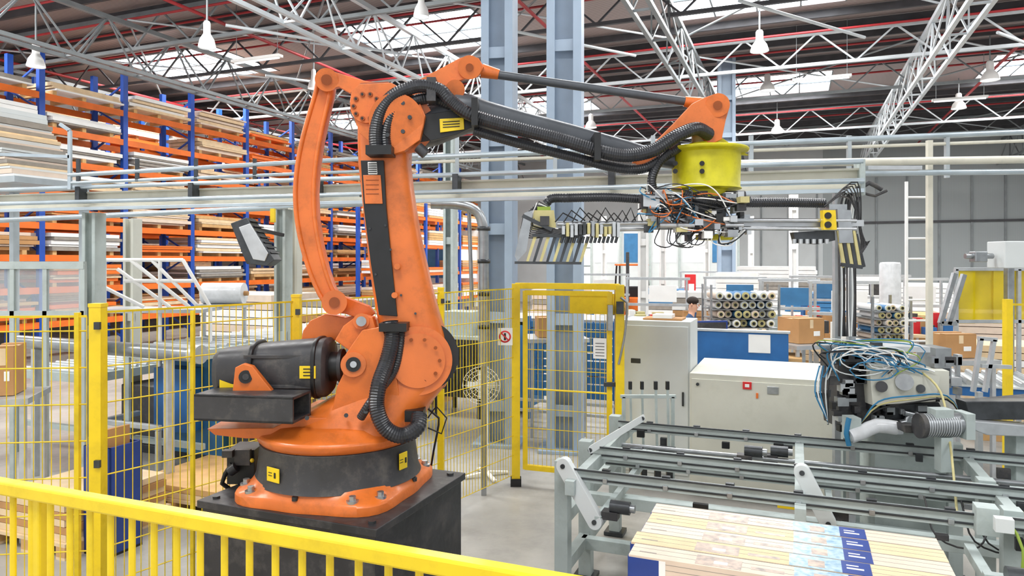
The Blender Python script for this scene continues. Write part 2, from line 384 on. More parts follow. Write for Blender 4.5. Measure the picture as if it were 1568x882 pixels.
b.cyl(loc(362,715,4.1),loc(352,722,4.1),.03,'hose')
b.box(loc(350,694,4.1),(.06,.05,.04),'castgrey')
b.tube([loc(355,710,4.15),loc(340,740,4.15),loc(370,755,4.2),loc(400,757,4.25)],.014,'black')
parts.append(b.done(0.003))
# --- turret
b=B('turret')
b.lathe(C0,[(.3,1.285),(.43,1.288),(.45,1.31),(.455,1.335),(.445,1.35),(.40,1.36),(.36,1.39),(.3,1.40)],'orange',n=64)
def sec(px,py,hw,hd,d=D0,dy=0): s=d/F; return (loc(px,py,d)+Y*dy,X*hw*s,Y*hd)
b.loft([sec(533,660,98,.34),sec(543,645,100,.31),sec(562,628,92,.27),sec(587,608,80,.24),sec(614,588,69,.22),sec(628,560,59,.2),sec(634,535,55,.19),sec(632,515,48,.17)],'orange',n=40,ex=2.8)
for dy in(-.2,.2):
    b.plate([(505,650),(518,590),(527,572),(524,552),(533,538),(556,505),(585,500),(602,540),(612,600),(622,650)],D0+dy,.05,'orange')
    b.cyl(loc(541,558,D0+dy-.045),loc(541,558,D0+dy+.045),.068,'orange',n=28)
    b.cyl(loc(541,558,D0+dy-.055),loc(541,558,D0+dy-.04),.04,'black',n=20); b.cyl(loc(541,558,D0+dy-.07),loc(541,558,D0+dy-.05),.018,'bolt',n=12)
b.plate([(345,641),(356,650),(400,655),(470,655),(520,650),(520,625),(470,625),(440,640)],D0,.5,'orange')
b.plate([(358,598),(362,562),(374,556),(388,560),(420,600)],D0-.22,.04,'orange')
b.plate([(358,598),(362,562),(374,556),(388,560),(420,600)],D0+.22,.04,'orange')
b.cyl(loc(376,577,D0-.25),loc(376,577,D0-.23),.036,'black',n=20)
b.cyl(loc(376,577,D0-.26),loc(376,577,D0-.2),.017,'castgrey',n=16)
b.cyl(loc(640,552,D0-.18),loc(640,552,D0+.25),.19,'orange',n=48); b.cyl(loc(640,552,D0-.2),loc(640,552,D0-.18),.15,'orange',n=48)
b.cyl(loc(648,545,D0-.1),loc(648,545,D0-.03),.2,'black',n=48); b.cyl(loc(647,545,D0+.1),loc(647,545,D0+.29),.21,'castgrey',n=48)
for q in range(10):
    t=q*math.pi/5; p=loc(640,552,D0-.2)+Vector((math.cos(t)*.12,0,math.sin(t)*.12)); b.cyl(p-Y*.01,p,.01,'orange_dark',n=8)
for x,y in((470,640),(530,636),(560,630)): b.cyl(loc(x,y,D0-.36),loc(x,y,D0-.3),.012,'darksteel',n=8)
c=loc(388,620,D0-.28); L=.56; hh=.14; w=.22
Rz=-math.radians(9); M=Matrix.Rotation(Rz,3,'Z')
for k in(-1,1):
    b.box(c+Z*k*(hh/2-.008),(L,w,.016),'castgrey',Rz); b.box(c+M@Vector((0,k*(w/2-.008),0)),(L,.016,hh),'castgrey',Rz)
b.box(c+M@Vector((-L/2+.02,0,0)),(.02,w-.02,hh-.02),'black',Rz)
parts.append(b.done(0.006))
# --- counterbalance cylinder
b=B('counterbalance')
Lf=loc(334,566,D0-.02); Rt=loc(508,561,D0-.02); ax=(Rt-Lf).normalized()
def cs(t,r,ry=None): p=Lf.lerp(Rt,t); return (p,Z*r*D0/F,Y*(ry or r)*D0/F)
b.loft([cs(0,20),cs(0.01,28),cs(.05,31),cs(.06,33),cs(.33,36),cs(.34,38),cs(.5,40),cs(.9,44),cs(.97,44),cs(1,38),cs(1.0,24)],'castgrey',n=36,ex=3.0)
for t in(.36,.9): b.loft([cs(t-.02,39+6*t),cs(t-.015,41+6*t),cs(t+.015,41+6*t),cs(t+.02,39+6*t)],'black',n=36,ex=3.0)
b.cyl(Rt,Rt+ax*.05,.085,'black',n=24); b.cyl(Rt+ax*.05,Rt+ax*.07,.1,'castgrey',n=24); b.cyl(Rt+ax*.05,loc(541,558,D0),.05,'bolt',n=16)
for zz in(-22,22): b.box(Lf.lerp(Rt,.6)+Vector((0,-.148,zz*D0/F)),(.38,.012,.02),'castgrey')
b.box(loc(471,570,D0-.19),(.09,.006,.07),'yellow')
for k in range(3): b.box(loc(471,565+k*5,D0-.195),(.05,.004,.006),'black')
b.box(loc(348,587,D0-.14),(.085,.01,.055),'yellow')
parts.append(b.done(0.004))
# --- lower arm
b=B('lower_arm')
S=[(645,590,38,.13),(643,570,46,.14),(640,540,49,.145),(634,510,49,.145),(626,480,47,.14),(617,440,45,.135),(610,400,43,.13),(604,365,41,.125),(599,330,40,.12),(594,290,39,.12),(590,255,39,.12),(590,225,40,.125),(592,200,42,.13),(592,178,40,.13),(590,160,34,.12)]
b.loft([sec(*x) for x in S],'orange',n=36,ex=3.4)
b.plate([(553,246),(588,246),(592,320),(600,400),(609,484),(581,482),(568,400),(558,320)],D0-.135,.03,'black')
b.plate([(556,268),(583,268),(586,312),(559,312)],D0-.155,.006,'orange'); b.plate([(563,248),(577,248),(578,267),(564,267)],D0-.155,.006,'white')
for k in range(5): b.plate([(564,250+k*3.3),(577,250+k*3.3),(577,251.5+k*3.3),(564,251.5+k*3.3)],D0-.16,.004,'black')
for y in(275,282,289,296): b.plate([(560,y),(580,y),(580,y+1.2),(560,y+1.2)],D0-.16,.004,'orange_dark')
for x,y in((590,345),(598,382),(607,408),(614,452),(636,480),(566,350),(575,420),(552,300)):
    b.cyl(loc(x,y,D0-.16),loc(x,y,D0-.12),.007,'darksteel',n=8)
for x,y in((608,408),(604,452)): b.cyl(loc(x,y,D0-.18),loc(x,y,D0-.12),.017,'orange',n=12)
parts.append(b.done(0.003))
# --- elbow
b=B('elbow')
for dy in(-.15,.15):
    b.plate([(537,158),(540,140),(552,130),(600,128),(640,150),(652,178),(644,215),(620,232),(600,238),(575,225),(552,205),(543,180)],D0+dy,.05,'orange')
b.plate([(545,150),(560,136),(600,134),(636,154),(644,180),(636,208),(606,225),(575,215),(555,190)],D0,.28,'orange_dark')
b.cyl(loc(607,185,D0-.2),loc(607,185,D0+.22),.15,'orange',n=40); b.cyl(loc(620,190,D0-.12),loc(620,190,D0-.06),.165,'orange',n=40)
cc=loc(562,164,D0-.175); b.cyl(cc,cc-Y*.015,.09,'orange',n=32)
for q in range(10):
    t=q*math.pi/5; p=cc+Vector((math.cos(t)*.07,-.01,math.sin(t)*.07)); b.cyl(p-Y*.014,p,.014,'orange_dark',n=10); b.cyl(p-Y*.018,p,.007,'black',n=8)
for q in range(7):
    t=q*math.pi*2/7; p=loc(600,180,D0-.2)+Vector((math.cos(t)*.1,0,math.sin(t)*.1)); b.cyl(p-Y*.014,p,.012,'darksteel',n=8)
for dy in(-.09,.09): b.plate([(484,123),(490,111),(502,107),(516,112),(560,125),(605,130),(600,150),(548,150),(520,134),(500,139),(488,134)],D0+dy,.04,'orange')
for dy in(-.06,.06):
    b.plate([(598,165),(604,140),(640,124),(680,103),(704,90),(719,86),(733,90),(741,103),(733,117),(715,121),(694,127),(660,146),(648,170),(630,190)],D0+dy,.035,'orange')
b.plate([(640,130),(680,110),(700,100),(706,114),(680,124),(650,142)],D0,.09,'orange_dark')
b.cyl(loc(719,103,D0-.1),loc(719,103,D0+.1),.066,'orange',n=28); b.cyl(loc(719,103,D0-.11),loc(719,103,D0-.1),.022,'orange_dark',n=12)
b.cyl(loc(697,137,D0-.1),loc(697,137,D0+.1),.055,'orange',n=24)
b.cyl(loc(500,122,D0-.13),loc(500,122,D0+.13),.064,'orange',n=28); b.cyl(loc(500,122,D0-.14),loc(500,122,D0-.13),.03,'orange_dark',n=16)
parts.append(b.done(0.005))
# --- rear parallel link (curved casting)
b=B('rear_link')
pts=[(502,122,13),(498,145,13.5),(490,175,14.5),(480,215,16),(473,255,17),(470,295,17.5),(472,335,17),(479,375,16),(490,415,14.5),(502,445,13),(513,463,13)]
secs=[]
for i,(x,y,w) in enumerate(pts):
    a=pts[max(0,i-1)]; c=pts[min(len(pts)-1,i+1)]; t=Vector((c[0]-a[0],0,-(c[1]-a[1]))).normalized(); nrm=Vector((t.z,0,-t.x))
    secs.append((loc(x,y,D0),nrm*w*D0/F,Y*.05))
b.loft(secs,'orange',n=28,ex=5)
for k in(-1,1): b.tube([sx[0]+sx[1]*0.8*k-Y*.05 for sx in secs],.014,'orange',n=8)
b.cyl(loc(512,463,D0-.1),loc(512,463,D0+.1),.07,'orange',n=28); b.cyl(loc(512,463,D0-.11),loc(512,463,D0-.1),.03,'orange_dark',n=16)
b.plate([(512,447),(545,460),(566,468),(575,480),(560,490),(530,480),(508,478)],D0+.07,.05,'orange')
b.plate([(463,525),(467,505),(478,490),(500,480),(530,485),(560,478),(578,488),(580,520),(520,520)],D0+.12,.08,'orange')
b.plate([(515,520),(528,498),(552,480),(572,485),(580,512),(560,528),(540,538)],D0-.1,.07,'orange')
b.cyl(loc(553,492,D0-.15),loc(553,492,D0+.1),.045,'orange',n=20); b.cyl(loc(553,492,D0-.17),loc(553,492,D0-.15),.028,'steel',n=16)
parts.append(b.done(0.005))
# --- forearm
b=B('forearm')
Sx=[(628,207,20,.1),(645,200,27,.12),(670,190,31,.125),(700,176,33,.12),(722,174,28,.11),(745,177,22,.095),(800,190,19,.085),(880,208,16,.075),(960,229,14,.065),(1000,241,13,.06),(1030,246,12,.06)]
b.loft([(loc(x,y,D0),Z*h*D0/F,Y*w) for x,y,h,w in Sx],'forearm',n=28,ex=2.8)
b.plate([(652,176),(690,170),(735,172),(735,190),(700,206),(660,216),(648,205)],D0-.12,.03,'black')
b.plate([(673,182),(710,180),(711,198),(674,203)],D0-.145,.006,'yellow')
for y in(186,190,194): b.plate([(678,y),(704,y-1.5),(704,y),(678,y+1.5)],D0-.15,.004,'black')
b.cyl(loc(640,225,D0-.14),loc(652,236,D0-.14),.03,'castgrey',n=12)
b.cyl(loc(760,114,D0),loc(1062,157,D0),.025,'forearm',n=16); b.cyl(loc(738,108,D0),loc(764,114,D0),.042,'orange',r1=.03,n=16); b.cyl(loc(1048,155,D0),loc(1075,160,D0),.03,'orange',r1=.042,n=16)
parts.append(b.done(0.004))
# --- wrist
b=B('wrist')
for dy in(-.085,.085):
    b.plate([(1058,160),(1078,150),(1099,143),(1113,150),(1116,165),(1110,185),(1104,214),(1086,222),(1068,204),(1042,205),(1018,236),(985,252),(968,250),(970,241),(1000,220),(1030,190)],D0+dy,.035,'orange')
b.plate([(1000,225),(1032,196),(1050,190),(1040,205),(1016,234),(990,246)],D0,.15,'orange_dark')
b.cyl(loc(1099,161,D0-.12),loc(1099,161,D0+.12),.066,'orange',n=28); b.cyl(loc(1099,161,D0-.13),loc(1099,161,D0-.12),.025,'orange_dark',n=12)
b.cyl(loc(985,246,D0-.11),loc(985,246,D0+.11),.045,'orange',n=24)
b.lathe(loc(1081,228,D0),[(.01,.03),(.1,.03),(.11,0.0),(.235,0),(.24,-.008),(.235,-.02),(.195,-.03),(.19,-.22),(.2,-.235),(.13,-.25),(.12,-.28),(.01,-.28)],'drum',n=56)
b.cyl(loc(1078,205,D0),loc(1078,225,D0),.07,'gold',n=20)
for px in(1034,1075,1110):
    for y in(250,262,): b.cyl(loc(px,y,D0-.2 if px==1075 else D0-.15),loc(px,y,D0-.1),.014,'black',n=10)
b.plate([(1096,205),(1128,228),(1146,238),(1100,236)],D0-.02,.03,'drum')
parts.append(b.done(0.003))
# --- hoses
b=B('dress_pack')
d1=D0-.2
b.hosec([loc(577,235,d1),loc(575,205,d1),loc(582,172,d1),loc(603,146,d1),loc(640,132,d1),loc(672,137,d1),loc(690,154,d1),loc(722,176,d1-.0),loc(790,196,d1),loc(860,214,d1),loc(920,232,d1),loc(960,238,d1),(loc(1000,230,d1)),loc(1036,208,d1),loc(1066,197,d1+.03),loc(1086,206,D0-.1)],.038,corr=.06)
b.hosec([loc(592,235,d1+.02),loc(590,205,d1+.02),loc(600,176,d1+.02),loc(625,158,d1+.03),loc(660,150,d1+.05),loc(690,160,d1+.08)],.034)
b.hosec([loc(726,200,d1+.06),loc(800,221,d1+.06),loc(880,241,d1+.06),loc(940,256,d1+.06),loc(985,258,d1+.06),loc(1020,238,d1+.06),(loc(1040,225,d1+.1))],.028,corr=.06)
for x,y in((728,176),(912,228)):
    b.box(loc(x,y,d1+.04),(.035,.2,.15),'black')
b.box(loc(583,232,d1),(.14,.14,.05),'black'); b.box(loc(662,140,d1+.03),(.05,.12,.13),'castgrey')
d2=D0-.34
b.hosec([loc(598,492,d1),loc(600,520,d1-.02),loc(592,555,d1-.06),(loc(580,590,d2)),loc(577,625,d2-.03),loc(590,655,d2-.04),loc(615,667,d2-.03),loc(638,655,d2),(loc(642,636,d2+.05))],.044)
b.hosec([loc(614,500,d1+.02),loc(612,530,d1),loc(602,570,d1-.03),loc(570,612,d2),loc(552,640,d2+.02)],.024)
b.box(loc(604,500,d1),(.15,.12,.045),'black'); b.box(loc(636,634,d1),(.1,.12,.06),'black')
b.tube([loc(655,625,D0+.2),loc(672,640,D0+.2),loc(664,690,D0+.2),loc(660,715,D0+.25)],.007,'black',n=6); b.tube([loc(655,640,D0+.1),loc(668,622,D0+.1),loc(684,640,D0+.1),loc(676,664,D0+.1),loc(655,655,D0+.1)],.005,'black',n=6)
b.hosec([loc(1026,232,d1+.05),loc(1008,250,d1+.05),loc(998,275,d1+.05),loc(1003,300,d1+.05)],.026)
parts.append(b.done())
# ================================================================= GRIPPER
b=B('gripper'); G=D0-.02
for dy in(-.16,.16):
    b.beam(loc(815,346,G)+Y*dy,loc(1300,344,G)+Y*dy,.03,.035,'alu')
b.box(loc(1060,340,G),(.56,.44,.015),'steel'); b.box(loc(1060,322,G),(.3,.3,.1),'darksteel'); 
b.lathe(loc(1082,296,G),[(.1,.02),(.13,.02),(.13,-.03),(.1,-.05),(.1,-.12)],'drum',n=32); b.lathe(loc(1095,362,G),[(.09,.01),(.11,.01),(.11,-.02),(.01,-.02)],'drum',n=32)
b.cyl(loc(1112,300,G-.12),loc(1140,300,G-.12),.03,'castgrey',n=16)
random.seed(3)
for i in range(74):
    px=random.uniform(978,1132); py=random.uniform(302,368); dy=random.uniform(-.26,-.12)
    b.box(loc(px,py,G)+Y*dy,(random.uniform(.015,.06),random.uniform(.03,.08),random.uniform(.015,.05)),random.choice(['alu','steel','black','castgrey','darksteel','alu','white','gold','darksteel']))
for i in range(46):
    a=loc(random.uniform(972,1060),random.uniform(285,335),G-.2); c=loc(random.uniform(1005,1135),random.uniform(300,360),G-.24); mid=(a+c)/2+Vector((random.uniform(-.1,.1),-.05,random.uniform(-.1,.12)))
    b.tube([a,mid,c],.0035,random.choice(['black','black','black','castgrey','white','cablblue','orange']),n=5,step=.02)
for i in range(12):
    x=random.uniform(990,1110); b.tube([loc(x,350,G-.22),loc(x+random.uniform(-8,8),372,G-.24),loc(x+random.uniform(10,35),374+random.uniform(-4,6),G-.24),loc(x+random.uniform(30,45),352,G-.22)],.0035,random.choice(['black','castgrey','black','white']),n=5,step=.02)
b.box(loc(993,309,G-.2),(.09,.06,.08),'castgrey'); b.plate([(985,298),(1010,301),(1010,318),(985,316)],G-.25,.01,'alu')
for k in(1010,1035,1110): b.cyl(loc(k,345,G-.26),loc(k+28,345,G-.26),.014,'bolt',n=12)
b.hosec([loc(985,305,G-.1),(loc(930,302,G-.1)),loc(870,303,G-.1),loc(845,304,G-.1),loc(836,312,G-.1)],.026)
b.hosec([loc(1048,296,G-.22),loc(1075,306,G-.24),loc(1120,310,G-.2),loc(1200,310,G-.14),loc(1262,311,G-.12)],.027)
for y,dy in((346,-.2),(354,-.1)):
    b.cyl(loc(850,y,G)+Y*dy,loc(990,y-2,G)+Y*dy,.011,'bolt',n=10)
for y,dy in((340,-.2),(352,-.2),(345,0)):
    b.cyl(loc(1110,y,G)+Y*dy,loc(1285,y+1,G)+Y*dy,.012,'bolt',n=10)
for i in range(14):
    x=862+i*6.4; b.box(loc(x,352+random.uniform(-2,3),G-.2),(.016,.09,random.uniform(.04,.08)),random.choice(['alu','steel','darksteel','gold','castgrey']))
    b.cyl(loc(x,362,G-.22),loc(x-3,372,G-.22),.008,'darksteel',n=8)
b.plate([(818,322),(848,322),(852,352),(812,352)],G-.18,.02,'gold'); b.plate([(822,318),(842,318),(842,324),(822,324)],G-.1,.16,'green')
b.box(loc(834,338,G-.2),(.05,.03,.05),'castgrey')
b.plate([(803,326),(816,322),(806,385),(792,400),(788,392)],G-.2,.016,'steel'); b.plate([(803,326),(816,322),(806,385),(792,400),(788,392)],G+.2,.016,'steel')
for k in range(9):
    x=806+k*10.2; b.plate([(x+11,362),(x+16,362),(x+3,402),(x-1,402)],G-.2,.012,'darksteel' if k%2 else 'gold'); b.plate([(x+11,362),(x+15,362),(x+3,402),(x-1,402)],G+.18,.012,'darksteel')
b.beam(loc(788,402,G-.2),loc(890,403,G-.2),.02,.014,'darksteel'); b.beam(loc(815,360,G-.2),loc(892,362,G-.2),.03,.018,'darksteel'); b.beam(loc(815,360,G+.2),loc(892,362,G+.2),.03,.02,'darksteel')
b.beam(loc(800,330,G-.2),loc(845,352,G-.2),.02,.02,'darksteel'); b.box(loc(835,357,G),(.1,.36,.03),'darksteel')
b.plate([(1258,322),(1277,322),(1279,352),(1259,352)],G-.22,.04,'yellow')
for y in(330,344): b.cyl(loc(1268,y,G-.25),loc(1268,y,G-.235),.018,'black',n=16)
b.plate([(1281,320),(1300,322),(1306,372),(1284,372)],G-.2,.02,'steel'); b.plate([(1281,320),(1302,322),(1310,375),(1284,375)],G+.2,.02,'steel')
for k in range(5): b.plate([(1281+k*6,352),(1285+k*6,352),(1295+k*6,408),(1290+k*6,410)],G-.2,.012,'darksteel' if k%2 else 'gold'); b.plate([(1284+k*6,358),(1289+k*6,358),(1297+k*7,408),(1291+k*7,410)],G+.18,.012,'darksteel')
b.beam(loc(1288,405,G-.2),loc(1320,409,G-.2),.02,.02,'darksteel')
b.plate([(1212,356),(1275,352),(1276,368),(1250,374),(1216,372)],G-.16,.05,'darksteel')
for k in range(6): b.cyl(loc(1216+k*10,366,G-.2),loc(1216+k*10,373,G-.2),.012,'alu',n=8)
b.box(loc(1276,318,G-.1),(.1,.12,.03),'steel')
for q in range(8): b.tube([loc(1262,316,G-.15),loc(1285+q*4,300-q*3,G-.17),loc(1312+q,318+q*8,G-.17),loc(1318+q*2,390-q*3,G-.17),loc(1300,402,G-.17)],.004,random.choice(['black','orange','castgrey']),n=5)
for q in range(9): b.tube([loc(842,318,G-.15),loc(825-q*3,308+q*3,G-.17),loc(818-q,340+q*3,G-.19),loc(850+q*5,350,G-.2)],.004,random.choice(['black','castgrey','white']),n=5)
for q in range(10): b.tube([loc(850+q*13,340,G-.22),loc(862+q*13,326-q%3*4,G-.22),loc(885+q*11,338,G-.22)],.004,'black',n=5)
parts.append(b.done(0.001))
group('palletizing_robot',parts)
# ================================================================= FENCES
def mesh_panel(b,p0,p1,z0,z1,dx=.045,dz=.2,r=.003,m='yellowwire'):
    p0=Vector((p0[0],p0[1],0));p1=Vector((p1[0],p1[1],0)); L=(p1-p0).length; d=(p1-p0)/L; k=int(L/dx)
    for i in range(k+1): b.wire(p0+d*(i*L/k)+Z*z0,p0+d*(i*L/k)+Z*z1,r,m)
    z=z0
    while z<=z1+.001: b.wire(p0+Z*z,p1+Z*z,r*1.4,m); z+=dz
    b.beam(p0+Z*z1,p1+Z*z1,.008,.012,m)
A=(-2.27,3.9);Bp=(-1.5,4.95);Cp=(-.63,6.3);Dp=(.04,7.3)
b=B('safety_fence')
for p,w in((A,.065),(Bp,.055),(Cp,.05)):
    b.box((p[0],p[1],1.03),(w,w,2.05),'yellow'); b.box((p[0],p[1],.01),(.16,.16,.02),'black'); b.box((p[0],p[1],2.06),(w+.006,w+.006,.02),'yellow')
    for z in(.4,1.2,1.95): b.box((p[0]+.02,p[1]-w/2-.008,z),(.03,.02,.04),'darksteel')
mesh_panel(b,(-5.2,3.55),(A[0]-.05,A[1]-.02),.12,2.0,dz=.2); mesh_panel(b,A,Bp,.12,2.02); mesh_panel(b,Bp,Cp,.12,2.02); mesh_panel(b,Cp,Dp,.12,2.02)
for p in((-2.37,3.88),(-3.7,3.73)): b.box((p[0],p[1],1.02),(.025,.025,2.0),'yellowwire')
for p in((-1.95,4.34),): b.box((p[0],p[1],1.0),(.02,.02,2.0),'yellowwire')
b.done()
b=B('fence_gate')
E=(1.05,6.95)
for p in(Dp,E): b.box((p[0],p[1],1.04),(.085,.085,2.06),'yellow'); b.box((p[0],p[1],.03),(.11,.11,.1),'black')
dv=Vector((E[0]-Dp[0],E[1]-Dp[1],0)).normalized()
g0=Vector((Dp[0],Dp[1],0))+dv*.1; g1=Vector((E[0],E[1],0))-dv*.1
for z in(.2,1.98): b.beam(g0+Z*z,g1+Z*z,.05,.05,'yellow')
for g in(g0,g1): b.beam(g+Z*.18,g+Z*2.0,.05,.05,'yellow')
b.beam(Vector((Dp[0],Dp[1],2.05)),Vector((E[0],E[1],2.05)),.05,.06,'yellow'); b.beam(g0+Z*1.0,g1+Z*1.0,.03,.012,'yellow')
mesh_panel(b,g0,g1,.2,1.98,r=.0035)
b.box(g1.lerp(g0,.2)+Z*1.88+dv*.0,(.45,.02,.2),'yellow',math.atan2(dv.y,dv.x)); b.box(g1+Z*1.75-Y*.05,(.05,.06,.25),'steel'); b.box(g1+Z*1.1-Y*.05,(.12,.04,.04),'darksteel'); b.box(g1+Vector((.09,-.08,1.85)),(.07,.06,.12),'darksteel')
b.tube([g1+Vector((.1,-.08,1.95)),g1+Vector((.16,-.08,1.9)),g1+Vector((.14,-.08,1.6)),g1+Vector((.08,-.08,1.3))],.012,'steel')
b.box(g1+Vector((-.1,-.05,1.45)),(.13,.006,.2),'white',math.atan2(dv.y,dv.x))
for q in range(5): b.box(g1+Vector((-.1,-.056,1.38+q*.03)),(.09,.004,.006),'castgrey',math.atan2(dv.y,dv.x))
b.done(0.002)
b=B('warning_sign')
c=Vector((-.07,7.08,1.55)); b.box(c,(.15,.006,.17),'white'); b.lathe(c-Y*.006,[(.045,0),(.06,0),(.06,.004),(.045,.004),(.045,0)],'red',n=28,axis=Y)
b.box(c-Y*.006,(.02,.004,.07),'black'); b.box(c-Y*.008,(.1,.004,.012),'red',0,Matrix.Rotation(math.radians(45),3,'Y')); b.done()
b=B('guard_railing')
b.beam(H(-5,1.33,1.665),H(1.6,1.33,1.665),.04,.038,'yellow')
u=-5
while u<1.6: b.beam(H(u,1.33,.12),H(u,1.33,1.65),.018,.012,'yellow'); u+=.076
b.beam(H(-5,1.33,.12),H(1.6,1.33,.12),.03,.03,'yellow')
for u in(-4.5,-1.95,.9): b.box(H(u,1.35,.83),(.045,.045,1.64),'yellow',-YAW)
b.done(0.006)
# ================================================================= CONVEYOR
b=B('chain_conveyor'); lg='lightgrey'
for v,z,w,h in((4.33,.95,.05,.07),(4.90,.95,.06,.08),(5.75,.95,.05,.07),(5.3,.78,.04,.06)):
    b.beam(H(-1.35,v,z),H(3.6,v,z),w,h,lg); b.beam(H(-1.35,v-.04,z+.045),H(3.6,v-.04,z+.045),.012,.012,'darksteel')
    b.beam(H(-1.35,v-w/2-.004,z-.01),H(3.6,v-w/2-.004,z-.01),.006,.012,'darksteel')
    u=-1.1
    while u<3.4: b.box(H(u,v,z+.045),(.05,.03,.02),'darksteel',-YAW); b.box(H(u,v-w/2-.006,z-.01),(.03,.012,.03),'bolt',-YAW); u+=.37
for u in(-1.3,.02,1.1,2.4):
    b.beam(H(u,4.2,.9),H(u,5.95,.9),.06,.09,lg); b.beam(H(u+.18,4.2,.72),H(u+.18,5.95,.72),.04,.06,lg)
for u in(-1.42,1.05,2.6):
    for v in(4.45,5.0,5.9):
        b.box(H(u,v,.5),(.09,.09,1.0),lg,-YAW); b.box(H(u,v,.02),(.16,.16,.03),'darksteel',-YAW)
for z in(.3,.62): 
    b.beam(H(-1.42,4.9,z),H(2.6,4.9,z),.07,.08,lg); b.beam(H(-1.42,5.9,z),H(2.6,5.9,z),.06,.08,lg)
    b.beam(H(-1.42,4.45,z),H(-1.42,5.9,z),.07,.08,lg)
b.beam(H(-1.42,4.45,.2),H(-.2,4.45,.2),.07,.09,lg)
b.cyl(H(-1.3,4.6,.86),H(3.5,4.6,.86),.02,'steel',n=12)
b.cyl(H(-1.3,5.5,.86),H(3.5,5.5,.86),.018,'steel',n=12)
def arm(p0,p1,w,t):
    p0=Vector(p0);p1=Vector(p1); d=(p1-p0).normalized(); nrm=d.cross(DV).normalized()
    vs=[];k=10
    for s_ in(-1,1):
        for i in range(k+1):
            a=math.pi*i/k+math.pi/2; vs.append(p0+(d*math.cos(a)+nrm*math.sin(a))*w/2+DV*s_*t/2)
        for i in range(k+1):
            a=math.pi*i/k-math.pi/2; vs.append(p1+(d*math.cos(a)+nrm*math.sin(a))*w/2+DV*s_*t/2)
    n=2*(k+1)
    b.add(vs,[tuple(range(n)),tuple(range(2*n-1,n-1,-1))]+[(i,(i+1)%n,n+(i+1)%n,n+i) for i in range(n)],'whitecab')
    for p in(p0,p1): b.cyl(p-DV*(t/2+.01),p-DV*t/2,.015,'darksteel',n=10)
arm(loc(864,712,4.5),loc(912,797,4.35),.095,.06); arm(loc(1228,722,4.2),loc(1268,800,4.15),.09,.06)
arm(loc(905,688,4.9),loc(985,640,5.6),.05,.04)
for px,d in((935,4.35),(1285,4.25),(1140,5.0),(1180,5.2),(960,5.4),(1010,5.5)):
    c=loc(px,775 if d<4.6 else 690,d); b.cyl(c,c+CU*.12,.04,'darksteel',n=14); b.cyl(c+CU*.12,c+CU*.15,.025,'steel',n=12); b.box(c-Z*.05,(.1,.08,.05),'castgrey',-YAW)
for px,d in((965,6.3),(983,6.3),(1004,6.0),(1022,6.0)):
    b.beam(loc(px,590,d),loc(px+3,725,d),.02,.02,'lightgrey'); b.box(loc(px,590,d),(.03,.03,.07),'black'); b.box(loc(px+3,725,d),(.05,.05,.1),'castgrey')
b.beam(loc(950,607,6.2),loc(1035,607,6.2),.03,.03,lg); b.beam(loc(955,607,6.2),loc(955,740,6.2),.03,.03,lg); b.beam(loc(1030,607,6.2),loc(1030,740,6.2),.03,.03,lg)
b.box(loc(1208,775,4.3),(.13,.06,.02),'yellow',-YAW)
for i in range(24): b.box(H(1.25+i*.07,4.62,.93),(.045,.05,.035),'castgrey',-YAW)
b.box(H(1.5,4.36,.8),(.5,.06,.14),lg,-YAW); b.box(H(.9,4.28,.98),(.1,.1,.14),lg,-YAW); b.box(H(.95,4.16,1.0),(.08,.05,.07),'whitecab',-YAW)
b.tube([H(.98,4.2,1.0),H(1.02,4.12,.9),H(1.0,4.1,.6),H(1.05,4.15,.3)],.008,'green',n=6)
b.box(H(1.02,4.1,.6),(.03,.03,.2),'red',-YAW); b.box(H(1.35,4.05,.6),(.03,.03,.2),'red',-YAW)
b.box(H(.92,3.75,.72),(.3,.35,.12),lg,-YAW); b.box(H(1.3,3.85,.7),(.25,.3,.1),lg,-YAW); b.box(H(.95,3.75,.33),(.12,.12,.66),lg,-YAW)
# second tier on the right: cross rails, sprocket boxes, chains
for v,z in((3.95,.80),(4.15,.62)): b.beam(H(.82,v,z),H(3.2,v,z),.05,.06,lg)
for u in(.85,1.5,2.1): b.beam(H(u,3.6,.78),H(u,4.4,.78),.05,.05,lg); b.cyl(H(u+.05,3.9,.84),H(u+.12,3.9,.84),.05,'darksteel',n=18); b.cyl(H(u+.12,3.9,.84),H(u+.14,3.9,.84),.02,'steel',n=12)
for i in range(20): b.cyl(H(.9+i*.1,5.1,.87),H(.9+i*.1,5.22,.87),.03,'steel',n=10)
random.seed(77)
for i in range(22):
    u=random.uniform(-1.2,3); v=random.choice([4.28,4.84,5.7]); b.box(H(u,v,random.uniform(.86,.92)),(random.uniform(.03,.09),.03,random.uniform(.03,.07)),random.choice(['darksteel','castgrey','steel','black']),-YAW)
for i in range(7):
    u=random.uniform(.3,2.4); b.tube([H(u,4.85,.9),H(u+.05,4.75,.7),H(u+.25,4.72,.68),H(u+.35,4.85,.88)],.006,random.choice(['black','gold','castgrey']),n=6)
b.done(0.004)
b=B('board_package_stack')
random.seed(5)
b.hbox(-.72,.62,2.85,4.02,0.0,.08,'wood'); 
zt=.93; PW=.152
